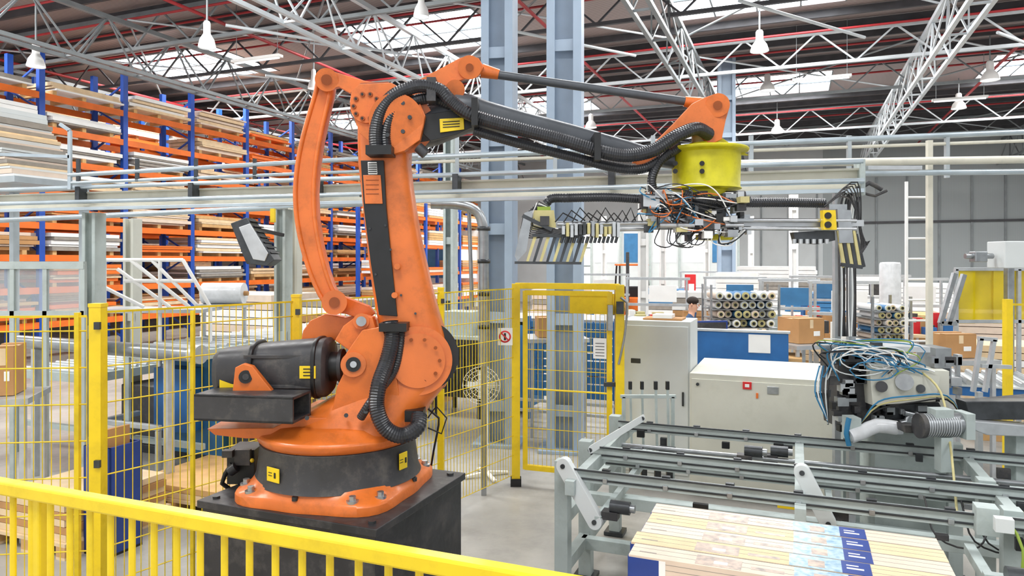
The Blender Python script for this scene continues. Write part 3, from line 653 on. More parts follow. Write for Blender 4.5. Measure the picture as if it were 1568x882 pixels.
for lay in range(7):
    z1=zt-lay*.125; rows=5 if lay==0 else 6 if lay==1 else 7
    for k in range(rows):
        v1=4.05-k*PW; v0=v1-PW+.006; j=random.uniform(-.012,.012); zz=z1-random.uniform(0,.004)
        b.hbox(-.74+j,.64+j,v0,v1,z1-.121,zz,'board' if (lay+k)%2==0 else 'woodlight')
        b.hbox(-.742+j,-.6+j,v0-.001,v0,z1-.115,z1-.012,'bluedark'); b.hbox(-.745+j,-.74+j,v0+.002,v1-.002,z1-.12,z1-.01,'bluedark')
        b.hbox(-.6+j,-.57+j,v0-.0015,v0,z1-.115,z1-.012,'white')
        b.hbox(.1+j,.32+j,v0-.001,v0,z1-.115,z1-.012,'bluedark')
        for q in range(1,5): b.hbox(-.6+j,.62+j,v0-.0008,v0,z1-q*.026,z1-q*.026+.002,'boardedge')
        if lay<2:
            b.hbox(-.74+j,.64+j,v1-.004,v1,zz,zz+.0012,'boardedge')
            for q in range(1,3): b.hbox(-.74+j,.64+j,v0+q*.05,v0+q*.05+.0015,zz,zz+.0008,'boardedge')
            b.hbox(-.44+j,-.24+j,v0+.012,v1-.03,zz,zz+.001,'print'); b.hbox(-.2+j,-.06+j,v0+.04,v0+.07,zz,zz+.001,'print')
            b.hbox(-.36+j,-.30+j,v0+.04,v0+.07,zz+.001,zz+.0015,'white'); b.hbox(-.7+j,-.62+j,v0+.05,v0+.06,zz,zz+.001,'boardedge')
            b.hbox(-.02+j,.04+j,v0,v1-.008,zz,zz+.0015,'cyan'); b.hbox(.04+j,.2+j,v0,v1-.008,zz,zz+.0014,'cyan'); b.hbox(.06+j,.13+j,v0+.02,v1-.05,zz+.001,zz+.002,'print'); b.hbox(.2+j,.32+j,v0,v1-.008,zz,zz+.002,'bluedark'); b.hbox(.22+j,.29+j,v0+.05,v0+.065,zz+.001,zz+.003,'white'); b.hbox(.22+j,.27+j,v0+.085,v0+.095,zz+.001,zz+.003,'white')
b.done()
# ================================================================= CABINETS
def cab(name,u0,u1,v0,v1,z1,m,doors=1):
    b=B(name); b.hbox(u0,u1,v0,v1,.08,z1,m); b.hbox(u0+.03,u1-.03,v0+.03,v1-.03,0,.08,'darksteel')
    w=(u1-u0)/doors
    for i in range(doors):
        b.hbox(u0+i*w+.02,u0+(i+1)*w-.02,v0-.015,v0,.14,z1-.05,m)
        b.hbox(u0+(i+1)*w-.08,u0+(i+1)*w-.06,v0-.035,v0-.015,z1*.5,z1*.5+.14,'darksteel')
    return b
def uv(px,d): x=(px-CX)/F*d; return (x*CS-d*SN, x*SN+d*CS)
u0,v0=uv(952,7.4); b=cab('control_cabinet',u0,u0+.70,v0,v0+.55,1.69,'whitecab',1)
b.hbox(u0+.1,u0+.2,v0-.02,v0-.012,1.25,1.3,'darksteel'); b.hbox(u0+.2,u0+.6,v0+.1,v0+.4,1.69,1.71,'cardboard'); b.hbox(u0+.3,u0+.5,v0+.1,v0+.3,1.71,1.75,'white'); b.done(0.006)
u0,v0=uv(1056,7.0); b=cab('machine_enclosure',u0,u0+1.38,v0,v0+1.2,1.2,'cream',1)
b.hbox(u0+.5,u0+.58,v0-.03,v0-.014,1.08,1.15,'red'); b.hbox(u0+.52,u0+.56,v0-.034,v0-.03,1.1,1.13,'white'); b.cyl(H(u0+.08,v0-.02,1.1),H(u0+.08,v0-.04,1.1),.015,'darksteel'); b.hbox(u0+.62,u0+.64,v0-.03,v0-.014,1.0,1.05,'orange')
b.hbox(u0+.72,u0+.82,v0-.03,v0-.014,1.05,1.12,'bolt')
b.hbox(u0+1.38,u0+1.6,v0+.15,v0+1.1,.1,1.05,'whitecab'); b.done(0.03)
b=B('blue_partition'); u0,v0=uv(1068,8.8); b.hbox(u0,u0+1.05,v0,v0+.05,.5,1.45,'blue'); b.hbox(u0+.6,u0+.85,v0-.01,v0,1.2,1.42,'white'); b.hbox(u0-.02,u0+1.07,v0-.02,v0+.07,1.44,1.47,'alu'); b.hbox(u0,u0+.05,v0,v0+.05,0,.5,'alu'); b.hbox(u0+1.0,u0+1.05,v0,v0+.05,0,.5,'alu')
b.hbox(u0-.02,u0+1.2,v0+.1,v0+.7,1.1,1.14,'wood'); b.hbox(u0,u0+.05,v0+.6,v0+.65,0,1.1,'alu'); b.hbox(u0+1.1,u0+1.15,v0+.6,v0+.65,0,1.1,'alu'); b.done(0.004)
b=B('computer_monitor'); c=H(u0+.1,v0+.35,1.14)
b.box(c+Z*.25,(.5,.04,.3),'bluedark',.2); b.box(c+Z*.25-Y*.022,(.46,.005,.26),'castgrey',.2); b.box(c+Z*.05,(.06,.05,.1),'black'); b.box(c+Z*.01,(.22,.16,.02),'black'); b.done(0.004)
def roll_rack(name,px0,px1,y0,y1,d,rows,cols):
    b=B(name); p0=loc(px0,y0,d);p1=loc(px1,y1,d); W=p1.x-p0.x; Hh=p0.z-p1.z; r=min(W/cols,Hh/rows)/2*.92
    for j in range(rows):
        for i in range(cols):
            c=Vector((p0.x+(i+.5)*W/cols+(r*.4 if j%2 else 0),d,p1.z+(j+.5)*Hh/rows)); ry=random.uniform(-.05,.05); h=Vector((0,.5,0))
            em=random.choice(['white','board','whitecab','gold'])
            b.cyl(c+Y*ry,c+Y*ry+h,r,random.choice(['white','board','bluepanel','white']),n=16); b.cyl(c+Y*(ry-.02),c+Y*ry,r*.96,em,n=16); b.cyl(c+Y*(ry-.03),c+Y*(ry-.019),r*.62,'gold',n=12); b.cyl(c+Y*(ry-.034),c+Y*(ry-.029),r*.42,'black',n=12)
        b.box(Vector(((p0.x+p1.x)/2,d+.25,p1.z+j*Hh/rows)),(W+.1,.6,.012),'steel')
    for x in(p0.x-.05,p1.x+.08):
        for y in(d,d+.5): b.beam((x,y,0),(x,y,p0.z+.1),.03,.03,'steel')
    b.box(((p0.x+p1.x)/2,d+.25,.5),(W+.1,.55,.03),'steel')
    b.done()
roll_rack('roll_shelf',1094,1185,446,502,11,4,7); roll_rack('roll_shelf',1342,1385,466,522,9.2,5,4)
def carton(name,px,py,d,w,dep,h,rz=0.2,m='cardboard',stand=None):
    b=B(name); c=loc(px,py,d); b.box(c,(w,dep,h),m,rz); M=Matrix.Rotation(rz,3,'Z')
    b.box(c+M@Vector((0,0,h/2+.001)),(w,.05,.003),'woodlight',rz)
    b.box(c+M@Vector((0,-dep/2-.001,h*.3)),(.05,.003,h*.35),'woodlight',rz)
    b.box(c+M@Vector((w*.2,-dep/2-.002,-h*.1)),(w*.25,.003,h*.2),'white',rz)
    for k in(-1,1): b.box(c+M@Vector((0,k*(dep*.35),h/2+.005)),(w,.3*dep,.008),m,rz)
    z0=c.z-h/2
    if z0>.05:
        b.box((c.x,c.y,z0-.03),(w+.3,dep+.3,.05),'alu',rz)
        for i in(-1,1):
            for j in(-1,1): p=c+M@Vector((i*(w/2+.1),j*(dep/2+.1),0)); b.beam((p.x,p.y,0),(p.x,p.y,z0-.05),.04,.04,'alu')
    b.done(0.003)
carton('cardboard_box',1226,505,9,.38,.4,.3,.3); carton('cardboard_box',1456,528,7.5,.34,.3,.24,.1); carton('cardboard_box',850,500,9.6,.5,.4,.25,.1)
carton('cardboard_box',14,565,6.0,.16,.3,.4,.3); carton('cardboard_box',1296,500,12,.5,.4,.35,.1)
b=B('wrapped_film_roll'); p=loc(1363,400,12); b.lathe((p.x,12,1.35),[(.01,0),(.16,0),(.165,.02),(.165,.9),(.15,.93),(.05,.94),(.01,.94)],'plasticwrap',n=28); b.box((p.x,12,1.32),(.6,.5,.06),'alu')
for i in(-1,1):
    for j in(-1,1): b.beam((p.x+i*.25,12+j*.2,0),(p.x+i*.25,12+j*.2,1.3),.04,.04,'alu')
b.done()
b=B('ladder')
for px in(1388,1424): b.beam(Vector((loc(px,0,9).x,9,0)),loc(px,278,9),.03,.03,'white')
z=.25
while z<3.3: b.cyl(Vector((loc(1388,0,9).x,9,z)),Vector((loc(1424,0,9).x,9,z)),.014,'white',n=8); z+=.26
b.done()
b=B('yellow_welding_screen'); d=8.5
for k in range(6): b.box(loc(1478+k*29,453,d)+Y*(.02*(k%2)),(.235,.01,.66),'yellowclear')
b.beam(loc(1462,412,d),loc(1640,412,d),.04,.04,'alu'); b.beam(loc(1462,492,d),loc(1640,492,d),.04,.04,'alu')
for px in(1464,1560,1630): b.beam(loc(px,412,d),Vector((loc(px,0,d).x,d,0)),.04,.04,'alu')
b.beam(loc(1440,495,d-.3),loc(1462,418,d-.3),.05,.05,'steel'); b.beam(loc(1452,497,d-.3),loc(1476,420,d-.3),.05,.05,'steel'); b.beam(loc(1440,495,d-.3),loc(1464,495,d-.3),.05,.05,'steel'); b.beam(loc(1440,495,d-.3),Vector((loc(1440,0,d-.3).x,d-.3,0)),.04,.04,'steel')
b.done(0.002)
b=B('junction_machine'); b.box(loc(1545,390,8.0),(.3,.3,.3),'whitecab'); b.box(loc(1498,393,8.0),(.14,.12,.12),'steel'); b.cyl(loc(1478,392,8),loc(1520,392,8),.03,'steel'); b.beam(loc(1545,405,8.2),Vector((loc(1545,0,8.2).x,8.2,0)),.08,.08,'steel'); b.done(0.01)
# ================================================================= STRAPPING MACHINE
b=B('strapping_machine'); random.seed(11); d=5.5
b.box(loc(1370,592,d),(.62,.4,.32),'cream',-.2); b.plate([(1270,535),(1330,530),(1342,560),(1335,645),(1275,650),(1268,600)],d-.1,.3,'castgrey')
b.plate([(1325,560),(1400,552),(1432,575),(1425,612),(1330,618)],d-.3,.12,'cream'); b.plate([(1340,618),(1425,612),(1440,640),(1400,660),(1350,650)],d-.2,.2,'darksteel')
b.cyl(loc(1385,585,d-.4),loc(1385,585,d-.3),.06,'steel',n=24); b.cyl(loc(1410,595,d-.38),loc(1410,595,d-.3),.03,'darksteel',n=16); b.cyl(loc(1350,592,d-.4),loc(1350,592,d-.3),.04,'castgrey',n=20)
b.box(loc(1335,530,d),(.7,.35,.04),'alu',-.15); b.box(loc(1430,560,d),(.12,.25,.3),'steel'); b.box(loc(1300,545,d-.28),(.16,.06,.08),'castgrey')
for i in range(52):
    px=random.uniform(1258,1345); py=random.uniform(526,655); b.box(loc(px,py,d-.28),(random.uniform(.02,.09),.06,random.uniform(.02,.07)),random.choice(['black','castgrey','darksteel','steel','alu']))
for i in range(34):
    px=random.uniform(1345,1470); py=random.uniform(598,664); b.box(loc(px,py,d-.3),(random.uniform(.02,.08),.06,random.uniform(.02,.06)),random.choice(['black','castgrey','darksteel','steel','alu']))
for i in range(14):
    px=random.uniform(1425,1470); py=random.uniform(545,600); b.box(loc(px,py,d-.1),(random.uniform(.03,.09),.06,random.uniform(.03,.08)),random.choice(['castgrey','darksteel','steel','alu']))
for i in range(9):
    b.cyl(loc(1395+random.uniform(-30,40),640+random.uniform(-10,12),d-.35),loc(1410+random.uniform(-30,40),650+random.uniform(-10,12),d-.35),.02,'steel',n=10)
cc=['cablblue','white','cablblue','castgrey','whitecab','black','cablblue','green']
for i in range(19):
    a=loc(random.uniform(1255,1300),random.uniform(535,585),d-.33); m1=loc(random.uniform(1245,1310),random.uniform(518,540),d-.4); m2=loc(random.uniform(1330,1420),random.uniform(522,560),d-.42); c=loc(random.uniform(1340,1440),random.uniform(545,585),d-.38)
    b.tube([a,m1,m2,c],.0055 if i%3 else .004,cc[i%8],n=6,step=.04)
for i in range(6):
    cx=random.uniform(1300,1365);cy=random.uniform(545,570);rr=random.uniform(18,34)
    b.tube([loc(cx+rr*1.3*math.cos(t*.8),cy+rr*.5*math.sin(t*.8),d-.38-.01*t) for t in range(9)],.005,['white','cablblue','whitecab'][i%3],n=6,step=.04)
for i in range(6):
    b.tube([loc(1255+i*3,560,d-.3),loc(1248+i*4,600,d-.36),loc(1268,645+i,d-.36)],.006,cc[i],n=6)
for i in range(3):
    b.tube([loc(1318,650,d-.36),loc(1345,615+i*6,d-.45),loc(1400,606+i*5,d-.45),loc(1450,606+i*3,d-.4),loc(1475,640,d-.4)],.006,['cablblue','gold','black'][i],n=6)
b.tube([loc(1400,560,d-.3),loc(1440,600,d-.5),loc(1455,680,d-.8),loc(1466,790,d-1.3)],.008,'gold',n=6)
b.box(Vector((loc(1380,0,d).x,d,.55)),(.5,.35,1.0),'lightgrey',-.15); b.box(Vector((loc(1300,0,d).x,d,.5)),(.12,.12,1.0),'lightgrey',-.15)
b.done(0.004)
b=B('cable_riser')
for px,w in((1281,.045),(1303,.05)): b.beam(Vector((loc(px,0,5.35).x,5.35,.02)),loc(px,288,5.35),w,w,'alu')
for i in range(9):
    x=1285+i*3.1; b.tube([loc(1312,285+i,5.3),loc(x+6,300,5.3),loc(x,360,5.28),loc(x+random.uniform(-3,3),450,5.28),loc(x,515,5.28)],.007,random.choice(['purple','castgrey','whitecab','white','black']),n=6)
b.tube([loc(1312,290,5.2),loc(1330,280,5.2),loc(1350,290,5.2)],.018,'castgrey'); b.tube([loc(1318,294,5.2),loc(1340,300,5.2),loc(1358,292,5.2)],.01,'castgrey')
b.done()
b=B('gear_motor'); d=4.75
b.cyl(loc(1412,651,d),loc(1470,648,d),.07,'steel',n=28)
for i in range(14): b.cyl(loc(1414+i*3.6,651,d),loc(1415.4+i*3.6,651,d),.078,'alu',n=28)
b.cyl(loc(1406,652,d),loc(1413,652,d),.082,'castgrey',n=28); b.box(loc(1440,632,d),(.12,.1,.06),'lightgrey'); b.box(loc(1476,650,d),(.06,.15,.17),'lightgrey')
b.beam(loc(1445,668,d),Vector((loc(1445,0,d).x,d,.9)),.08,.08,'lightgrey')
b.done(0.002)
b=B('transfer_arm'); d=4.9
b.plate([(1470,612),(1640,612),(1640,640),(1478,640)],d,.12,'darksteel'); b.plate([(1472,640),(1640,655),(1640,668),(1500,662),(1474,652)],d-.05,.16,'alu'); b.plate([(1490,615),(1640,602),(1640,612),(1490,622)],d+.1,.2,'castgrey')
b.plate([(1378,648),(1410,650),(1410,662),(1380,660)],d,.1,'castgrey'); b.box(Vector((loc(1560,0,d).x,d,.62)),(.12,.12,1.0),'lightgrey'); b.done(0.006)
b=B('plastic_bag_duct'); b.tube([loc(1302,668,5.0),loc(1320,662,5.0),loc(1342,652,5.0),loc(1372,655,5.0)],.05,'plasticwrap',n=14); b.tube([loc(1300,640,5.0),loc(1296,664,5.0),loc(1300,682,5.0)],.018,'cablblue',n=10); b.box(loc(1304,655,5.05),(.08,.12,.16),'lightgrey'); b.done()
b=B('roller_table')
u0,v0=uv(1440,7.6); b.hbox(u0,u0+2.6,v0,v0+.9,.88,.98,'blue'); b.hbox(u0,u0+2.6,v0-.03,v0+.93,.98,1.0,'whitecab')
for i in range(16): b.cyl(H(u0+.1+i*.16,v0-.02,1.02),H(u0+.1+i*.16,v0+.9,1.02),.03,'alu',n=10)
for u in(u0+.1,u0+2.5):
    for v in(v0+.05,v0+.85): b.hbox(u-.04,u+.04,v-.04,v+.04,0,.88,'alu')
b.done()
b=B('pallet_of_boards'); u0,v0=uv(1478,9.2)
for k in range(12): b.hbox(u0+random.uniform(-.03,.03),u0+2.2,v0,v0+.9,.15+k*.09,.15+k*.09+.08,'woodlight' if k%3 else 'white')
for k in range(3): b.hbox(u0,u0+2.2,v0+k*.4,v0+k*.4+.1,0,.15,'wood')
b.done(0.002)
b=B('aluminium_frame'); 
for a,c in(((1490,600,5.6),(1502,518,5.6)),((1508,600,5.6),(1522,520,5.6)),((1498,518,5.6),(1526,520,5.6)),((1502,560,5.6),(1548,562,5.6))): b.beam(loc(*a),loc(*c),.03,.03,'alu')
b.beam(loc(1499,600,5.6),Vector((loc(1499,0,5.6).x,5.6,0)),.04,.04,'alu'); b.done()
b=B('fence_post'); p=loc(1543,458,6.6); b.box((p.x,6.6,p.z/2),(.06,.06,p.z),'yellow'); b.box((p.x,6.6,.01),(.15,.15,.02),'black'); b.beam((p.x,6.6,1.9),(p.x+1.0,6.2,1.9),.01,.02,'yellowwire'); b.done()
# ================================================================= MIDDLE DISTANCE
b=B('pedestal_fan'); d=7.6; c=loc(737,590,d); base=Vector((loc(745,0,d).x,d,0))
b.cyl(base+Z*.05,Vector((base.x,d,c.z)),.016,'white',n=12); b.cyl(c+Y*.05,c+Y*.2,.05,'white',n=16)
for k in range(4):
    t=k*math.pi/2+.4; b.beam(base+Z*.05,base+Vector((math.cos(t)*.25,math.sin(t)*.25,.02)),.04,.02,'white')
for R_ in(.07,.12,.165,.2): b.tube([c+Vector((math.cos(t*math.pi/10)*R_,-.03*(1-R_*3),math.sin(t*math.pi/10)*R_)) for t in range(21)],.0035,'white',n=5)
for k in range(20): t=k*math.pi/10; b.wire(c-Y*.04,c+Vector((math.cos(t)*.2,0,math.sin(t)*.2)),.002,'white')
for k in range(4):
    t=k*math.pi/2; b.box(c+Vector((math.cos(t)*.08,.02,math.sin(t)*.08)),(.14,.006,.07),'whitecab',R=Matrix.Rotation(-t,3,'Y')@Matrix.Rotation(.4,3,'X'))
b.done()
b=B('blue_conveyor_guard'); u0,v0=uv(812,10.4)
for k in range(10): b.hbox(u0,u0+1.25,v0-.01+.0*k,v0+.02,.35+k*.11,.35+k*.11+.09,'bluepanel')
for k in range(14): b.hbox(u0+k*.095,u0+k*.095+.012,v0-.03,v0-.01,.35,1.45,'blue')
b.hbox(u0-.04,u0,v0-.03,v0+.05,0,1.5,'blue'); b.hbox(u0+1.25,u0+1.29,v0-.03,v0+.05,0,1.5,'blue'); b.hbox(u0-.9,u0-.1,v0+.1,v0+.9,.1,1.35,'bluepanel'); b.hbox(u0-.9,u0+1.3,v0+.1,v0+1.1,1.4,1.46,'alu')
b.hbox(u0,u0+.05,v0+1.0,v0+1.05,0,1.4,'alu'); b.hbox(u0+1.2,u0+1.25,v0+1.0,v0+1.05,0,1.4,'alu')
b.hbox(u0-.1,u0+1.3,v0-.25,v0-.2,.3,.34,'alu'); b.hbox(u0-.1,u0+1.3,v0-.25,v0-.2,.15,.19,'alu'); b.done(0.003)
b=B('packaging_machine'); u0,v0=uv(690,10.5)
b.hbox(u0-.3,u0+.5,v0,v0+.7,.3,1.15,'castgrey'); b.hbox(u0-.32,u0+.52,v0-.02,v0+.72,1.15,1.2,'lightgrey'); b.hbox(u0-.2,u0+.3,v0+.1,v0+.5,1.2,1.55,'lightgrey')
for du in(-.25,.45):
    for dv_ in(.05,.65): b.hbox(u0+du-.03,u0+du+.03,v0+dv_-.03,v0+dv_+.03,0,.3,'darksteel')
for k in range(10): b.hbox(u0-.28+k*.08,u0-.25+k*.08,v0-.03,v0,.4,1.1,'darksteel')
b.done(0.004)
def table_line(name,px,d,L,W,z,m='lightgrey',top='alu',bins=0):
    b=B(name); u0,v0=uv(px,d); b.hbox(u0,u0+W,v0,v0+L,z-.1,z,m)
    n=int(L/.15)
    for i in range(n): b.cyl(H(u0+.04,v0+.07+i*.15,z+.01),H(u0+W-.04,v0+.07+i*.15,z+.01),.025,top,n=8)
    k=0
    while k<=L: 
        for u in(u0+.04,u0+W-.04): b.hbox(u-.03,u+.03,v0+k-.03 if k else v0,v0+k+.03,0,z-.1,m)
        k+=L/3
    b.hbox(u0,u0+W,v0+.1,v0+.16,.3,.36,m)
    return b
b=table_line('roller_conveyor',190,7.8,5,1.0,1.35); u0,v0=uv(190,7.8)
b.hbox(u0+.1,u0+.6,v0+.3,v0+1.2,.4,1.1,'blue'); b.done()
b=table_line('roller_conveyor',20,8.6,5,1.3,1.0); b.done()
b=B('stainless_tank'); u0,v0=uv(30,7.8)
b.cyl(H(u0,v0,1.42),H(u0+2.6,v0-.1,1.42),.07,'steel',n=20); b.cyl(H(u0+2.6,v0-.1,1.42),H(u0+2.7,v0-.1,1.42),.09,'alu',n=20)
for du in(.3,2.2): b.hbox(u0+du,u0+du+.06,v0-.08,v0,0,1.36,'alu')
b.done()
b=B('stair_handrail'); d=8.2
for a,c in(((160,398),(280,398)),((160,398),(160,470)),((180,412),(260,470)),((200,398),(290,470)),((232,398),(300,466)),((280,398),(322,470)),((190,430),(300,430)),((245,398),(245,470)),((160,440),(220,470))):
    b.cyl(loc(a[0],a[1],d),loc(c[0],c[1],d),.022,'white',n=8)
for px in(160,245,322): b.cyl(loc(px,470,d),Vector((loc(px,0,d).x,d,0)),.022,'white',n=8)
b.box(loc(240,474,d+.2),(1.3,.6,.04),'alu'); b.done()
b=B('film_roll'); c=loc(343,449,8.8)
b.cyl(c-X*.25,c+X*.25,.13,'plasticwrap',n=28); b.cyl(c-X*.3,c+X*.3,.03,'cardboard',n=14); b.box(c-Z*.15,(.6,.3,.04),'alu')
for i in(-1,1): b.beam(Vector((c.x+i*.25,c.y,0)),Vector((c.x+i*.25,c.y,c.z-.16)),.04,.04,'alu')
b.done()
b=B('glazed_booth'); d=6.7
for px in(-60,20,70,128): b.beam(loc(px,404,d),Vector((loc(px,0,d).x,d,0)),.04,.04,'lightgrey')
b.beam(loc(-60,406,d),loc(130,406,d),.05,.07,'lightgrey'); b.beam(loc(-60,480,d),loc(130,480,d),.04,.05,'lightgrey'); b.box(loc(35,443,d),(1.1,.01,.45),'glass'); b.beam(loc(20,412,d+.02),loc(20,478,d+.02),.09,.02,'lightgrey')
b.done()
def wood_pallet(name,u0,v0,W,L,n=5,m='wood'):
    b=B(name)
    for k in range(3): b.hbox(u0+k*(W-.1)/2,u0+k*(W-.1)/2+.1,v0,v0+L,.02,.1,'wood'); b.hbox(u0+k*(W-.1)/2,u0+k*(W-.1)/2+.1,v0,v0+L,0,.02,'woodlight')
    for k in range(7): b.hbox(u0,u0+W,v0+k*(L-.1)/6,v0+k*(L-.1)/6+.1,.1,.125,'woodlight')
    z=.125
    for k in range(n): j=random.uniform(-.02,.02); b.hbox(u0+.03+j,u0+W-.03+j,v0+.03,v0+L-.03,z+.002,z+.055,m if k%2 else 'woodlight'); z+=.057
    b.done()
u0,v0=uv(195,6.7); wood_pallet('wooden_pallet',u0,v0,1.1,1.0,2)
u0,v0=uv(300,9.5); wood_pallet('wooden_pallet',u0,v0,1.2,1.2,12,'board')
u0,v0=uv(45,5.6); wood_pallet('wooden_pallet',u0-.5,v0,.9,1.0,5,'cardboard')
b=B('blue_crate'); u0,v0=uv(128,5.6); b.hbox(u0,u0+.28,v0,v0+.3,0,.02,'black')
for a in((u0,u0+.02,v0,v0+.3),(u0+.26,u0+.28,v0,v0+.3),(u0,u0+.28,v0,v0+.02),(u0,u0+.28,v0+.28,v0+.3)): b.hbox(*a,.02,.85,'bluedark')
for k in range(3): b.hbox(u0+.03+k*.07,u0+.06+k*.07,v0+.05,v0+.25,.1,.92+.03*k,'white' if k%2 else 'cardboard')
b.done()
b=B('process_machine'); u0,v0=uv(250,8.3)
b.hbox(u0,u0+.9,v0,v0+.8,.1,1.2,'bluepanel'); b.hbox(u0+.1,u0+.4,v0-.05,v0,.6,1.0,'white'); b.hbox(u0-.8,u0-.1,v0+.1,v0+.8,.1,.8,'castgrey'); b.hbox(u0+1.0,u0+1.4,v0,v0+.5,.1,.9,'yellow'); b.hbox(u0+1.05,u0+1.35,v0-.02,v0,.2,.8,'castgrey')
b.hbox(u0-.8,u0+1.4,v0+.1,v0+.7,0,.1,'darksteel'); b.hbox(u0-.3,u0+.6,v0-.6,v0-.55,.5,.56,'alu'); b.hbox(u0-.3,u0-.24,v0-.6,v0-.1,.5,.56,'alu')
for k in(-.3,.54): b.hbox(u0+k,u0+k+.05,v0-.6,v0-.55,0,.5,'alu')
b.done(0.01)
b=B('flood_lamp'); d=6.0
b.plate([(360,343),(384,334),(426,398),(415,407),(384,404)],d,.2,'darksteel'); b.plate([(366,348),(383,342),(411,388),(406,400),(388,397)],d-.105,.02,'alu')
for k in range(7): b.plate([(368+k*5,340-k*.0+k*6),(392+k*5,338+k*8),(393+k*5,340+k*8),(369+k*5,343+k*6)],d+.03,.22,'castgrey')
b.beam(loc(390,350,d+.05),loc(434,360,6.3),.03,.03,'castgrey'); b.box(loc(418,330,6.2),(.04,.04,.12),'yellow'); b.done(0.004)
b=B('panel_stack'); random.seed(4); u0,v0=uv(-90,8.6)
z=3.28
while z<4.15:
    h=random.choice([.03,.03,.05,.06]); j=random.uniform(-.03,.03); b.hbox(u0,u0+1.32+j-(z-3.28)*.75,v0,v0+.8,z,z+h-.005,random.choice(['board','boardedge','whitecab','white','woodlight'])); z+=h
b.hbox(u0-.3,u0+1.4,v0-.05,v0+.9,3.2,3.27,'beam')
for du in(0,1.3): b.hbox(u0+du,u0+du+.08,v0+.8,v0+.88,0,3.2,'beam')
b.done()
# ================================================================= PALLET RACKING
random.seed(21)
def rack(uf,v0,v1,ztop,loads=True):
    b=B('pallet_rack'); bay=2.2; v=v0; lv=[.9,1.7,2.45,3.2,3.95,4.7,5.45,6.2]
    while v<=v1+.01:
        for u in(uf,uf-1.1): b.hbox(u-.055,u+.055,v-.07,v+.07,0,ztop,'rackblue')
        z=.3
        while z<ztop-.6: b.beam(H(uf,v,z),H(uf-1.1,v,z+.55),.04,.04,'rackblue'); b.beam(H(uf-1.1,v,z+.55),H(uf,v,z+1.1),.04,.04,'rackblue'); z+=1.1
        v+=bay
    v=v0
    while v<v1-.01:
        for z in lv:
            for u in(uf+.03,uf-1.13): b.hbox(u-.025,u+.025,v+.06,v+bay-.06,z-.15,z,'rackorange')
            if random.random()<.1: continue
            zt=z+random.uniform(.22,.52); tone=random.choice([('wood','woodlight'),('rackorange','wood'),('woodlight','board'),('white','boardedge'),('rackorange','woodlight'),('cardboard','board'),('white','woodlight')])
            z2=z+.1
            for q in range(3): b.hbox(uf-1.1,uf+.05,v+.25+q*.75,v+.35+q*.75,z,z+.1,'wood')
            while z2<zt: h=random.choice([.05,.08,.1]); j=random.uniform(-.08,.08); b.hbox(uf-1.15,uf+.1+j,v+.2+j,v+bay-.2+j,z2,z2+h-.01,random.choice(tone)); z2+=h
        v+=bay
    b.done()
rack(-16.2,6.8,33.5,7.2); rack(-19.6,6.8,33.5,7.4)
b=B('pallet_rack')
u=-12.5
for v in(20,22.8,25.6,28.4):
    for uu in(u,u-1): b.hbox(uu-.05,uu+.05,v-.06,v+.06,0,4.4,'rackblue')
for v in(20,22.8,25.6):
    for z in(.9,1.9,2.9,3.9):
        for uu in(u,u-1): b.hbox(uu-.03,uu+.03,v,v+2.8,z-.12,z,'rackorange')
        z2=z
        for k in range(random.randint(2,6)): b.hbox(u-1,u+.05,v+.2,v+2.6,z2,z2+.08,random.choice(['white','board','wood','cardboard','rackorange'])); z2+=.09
b.done()
# ================================================================= FAR CLUTTER
b=B('forklift'); d=24; c=loc(968,400,d); c.z=0
b.box(c+Z*.75,(1.1,1.6,.7),'rackorange'); b.box(c+Vector((0,.5,1.2)),(1.0,.5,.35),'rackorange')
for i in(-1,1):
    for j in(-.5,.6): b.cyl(c+Vector((i*.5,j,.3)),c+Vector((i*.62,j,.3)),.3,'black',n=20)
    b.beam(c+Vector((i*.3,-.9,.1)),c+Vector((i*.3,-.9,2.6)),.1,.1,'castgrey'); b.beam(c+Vector((i*.5,-.5,1.1)),c+Vector((i*.45,-.2,2.15)),.06,.06,'black'); b.beam(c+Vector((i*.5,.6,1.1)),c+Vector((i*.45,.5,2.15)),.06,.06,'black')
    b.box(c+Vector((i*.25,-1.4,.1)),(.12,1.0,.05),'castgrey')
b.box(c+Vector((0,.15,2.18)),(1.0,1.0,.06),'rackorange'); b.box(c+Vector((0,-.92,.5)),(.9,.06,.4),'castgrey'); b.box(c+Vector((0,.1,1.2)),(.5,.4,.5),'black'); b.done(0.02)
random.seed(9)
for i,(px,d,w,h,m) in enumerate(((905,14,.9,1.0,'white'),(1075,16,1.2,1.5,'cardboard'),(1130,18,1.0,1.9,'white'),(1235,16,1.3,1.0,'woodlight'),(1310,18,1.2,.9,'bluepanel'),(1022,20,1.4,1.4,'bluepanel'),(1190,25,2.5,2.0,'white'),(1300,27,2.2,1.6,'cardboard'),(1430,16,1.6,1.0,'wood'),(1500,14,1.6,1.2,'board'),(1400,22,2,1.5,'white'),(860,20,1.4,1.4,'board'),(620,11.5,1.2,1.0,'board'),(560,9.8,1.0,1.2,'white'),(520,13,1.4,1.5,'cardboard'),(400,13,1.6,1.6,'board'),(1250,20,1.6,1.3,'bluepanel'),(1340,22,1.2,1.7,'white'))):
    b=B('palletized_goods'); x=loc(px,400,d).x; n=max(3,int(h/.13)); 
    for k in range(3): b.box((x-w/2+.05+k*(w-.1)/2,d,.06),(.1,w*.8,.12),'wood',-YAW)
    for k in range(n):
        j=random.uniform(-.03,.03); mm=random.choice([m,m,'boardedge','white','bluepanel' if i%4==0 else m]); b.box((x+j,d,.125+(k+.5)*(h/n)),(w,w*.8,h/n-.012),mm,-YAW)
    b.done(0.004)
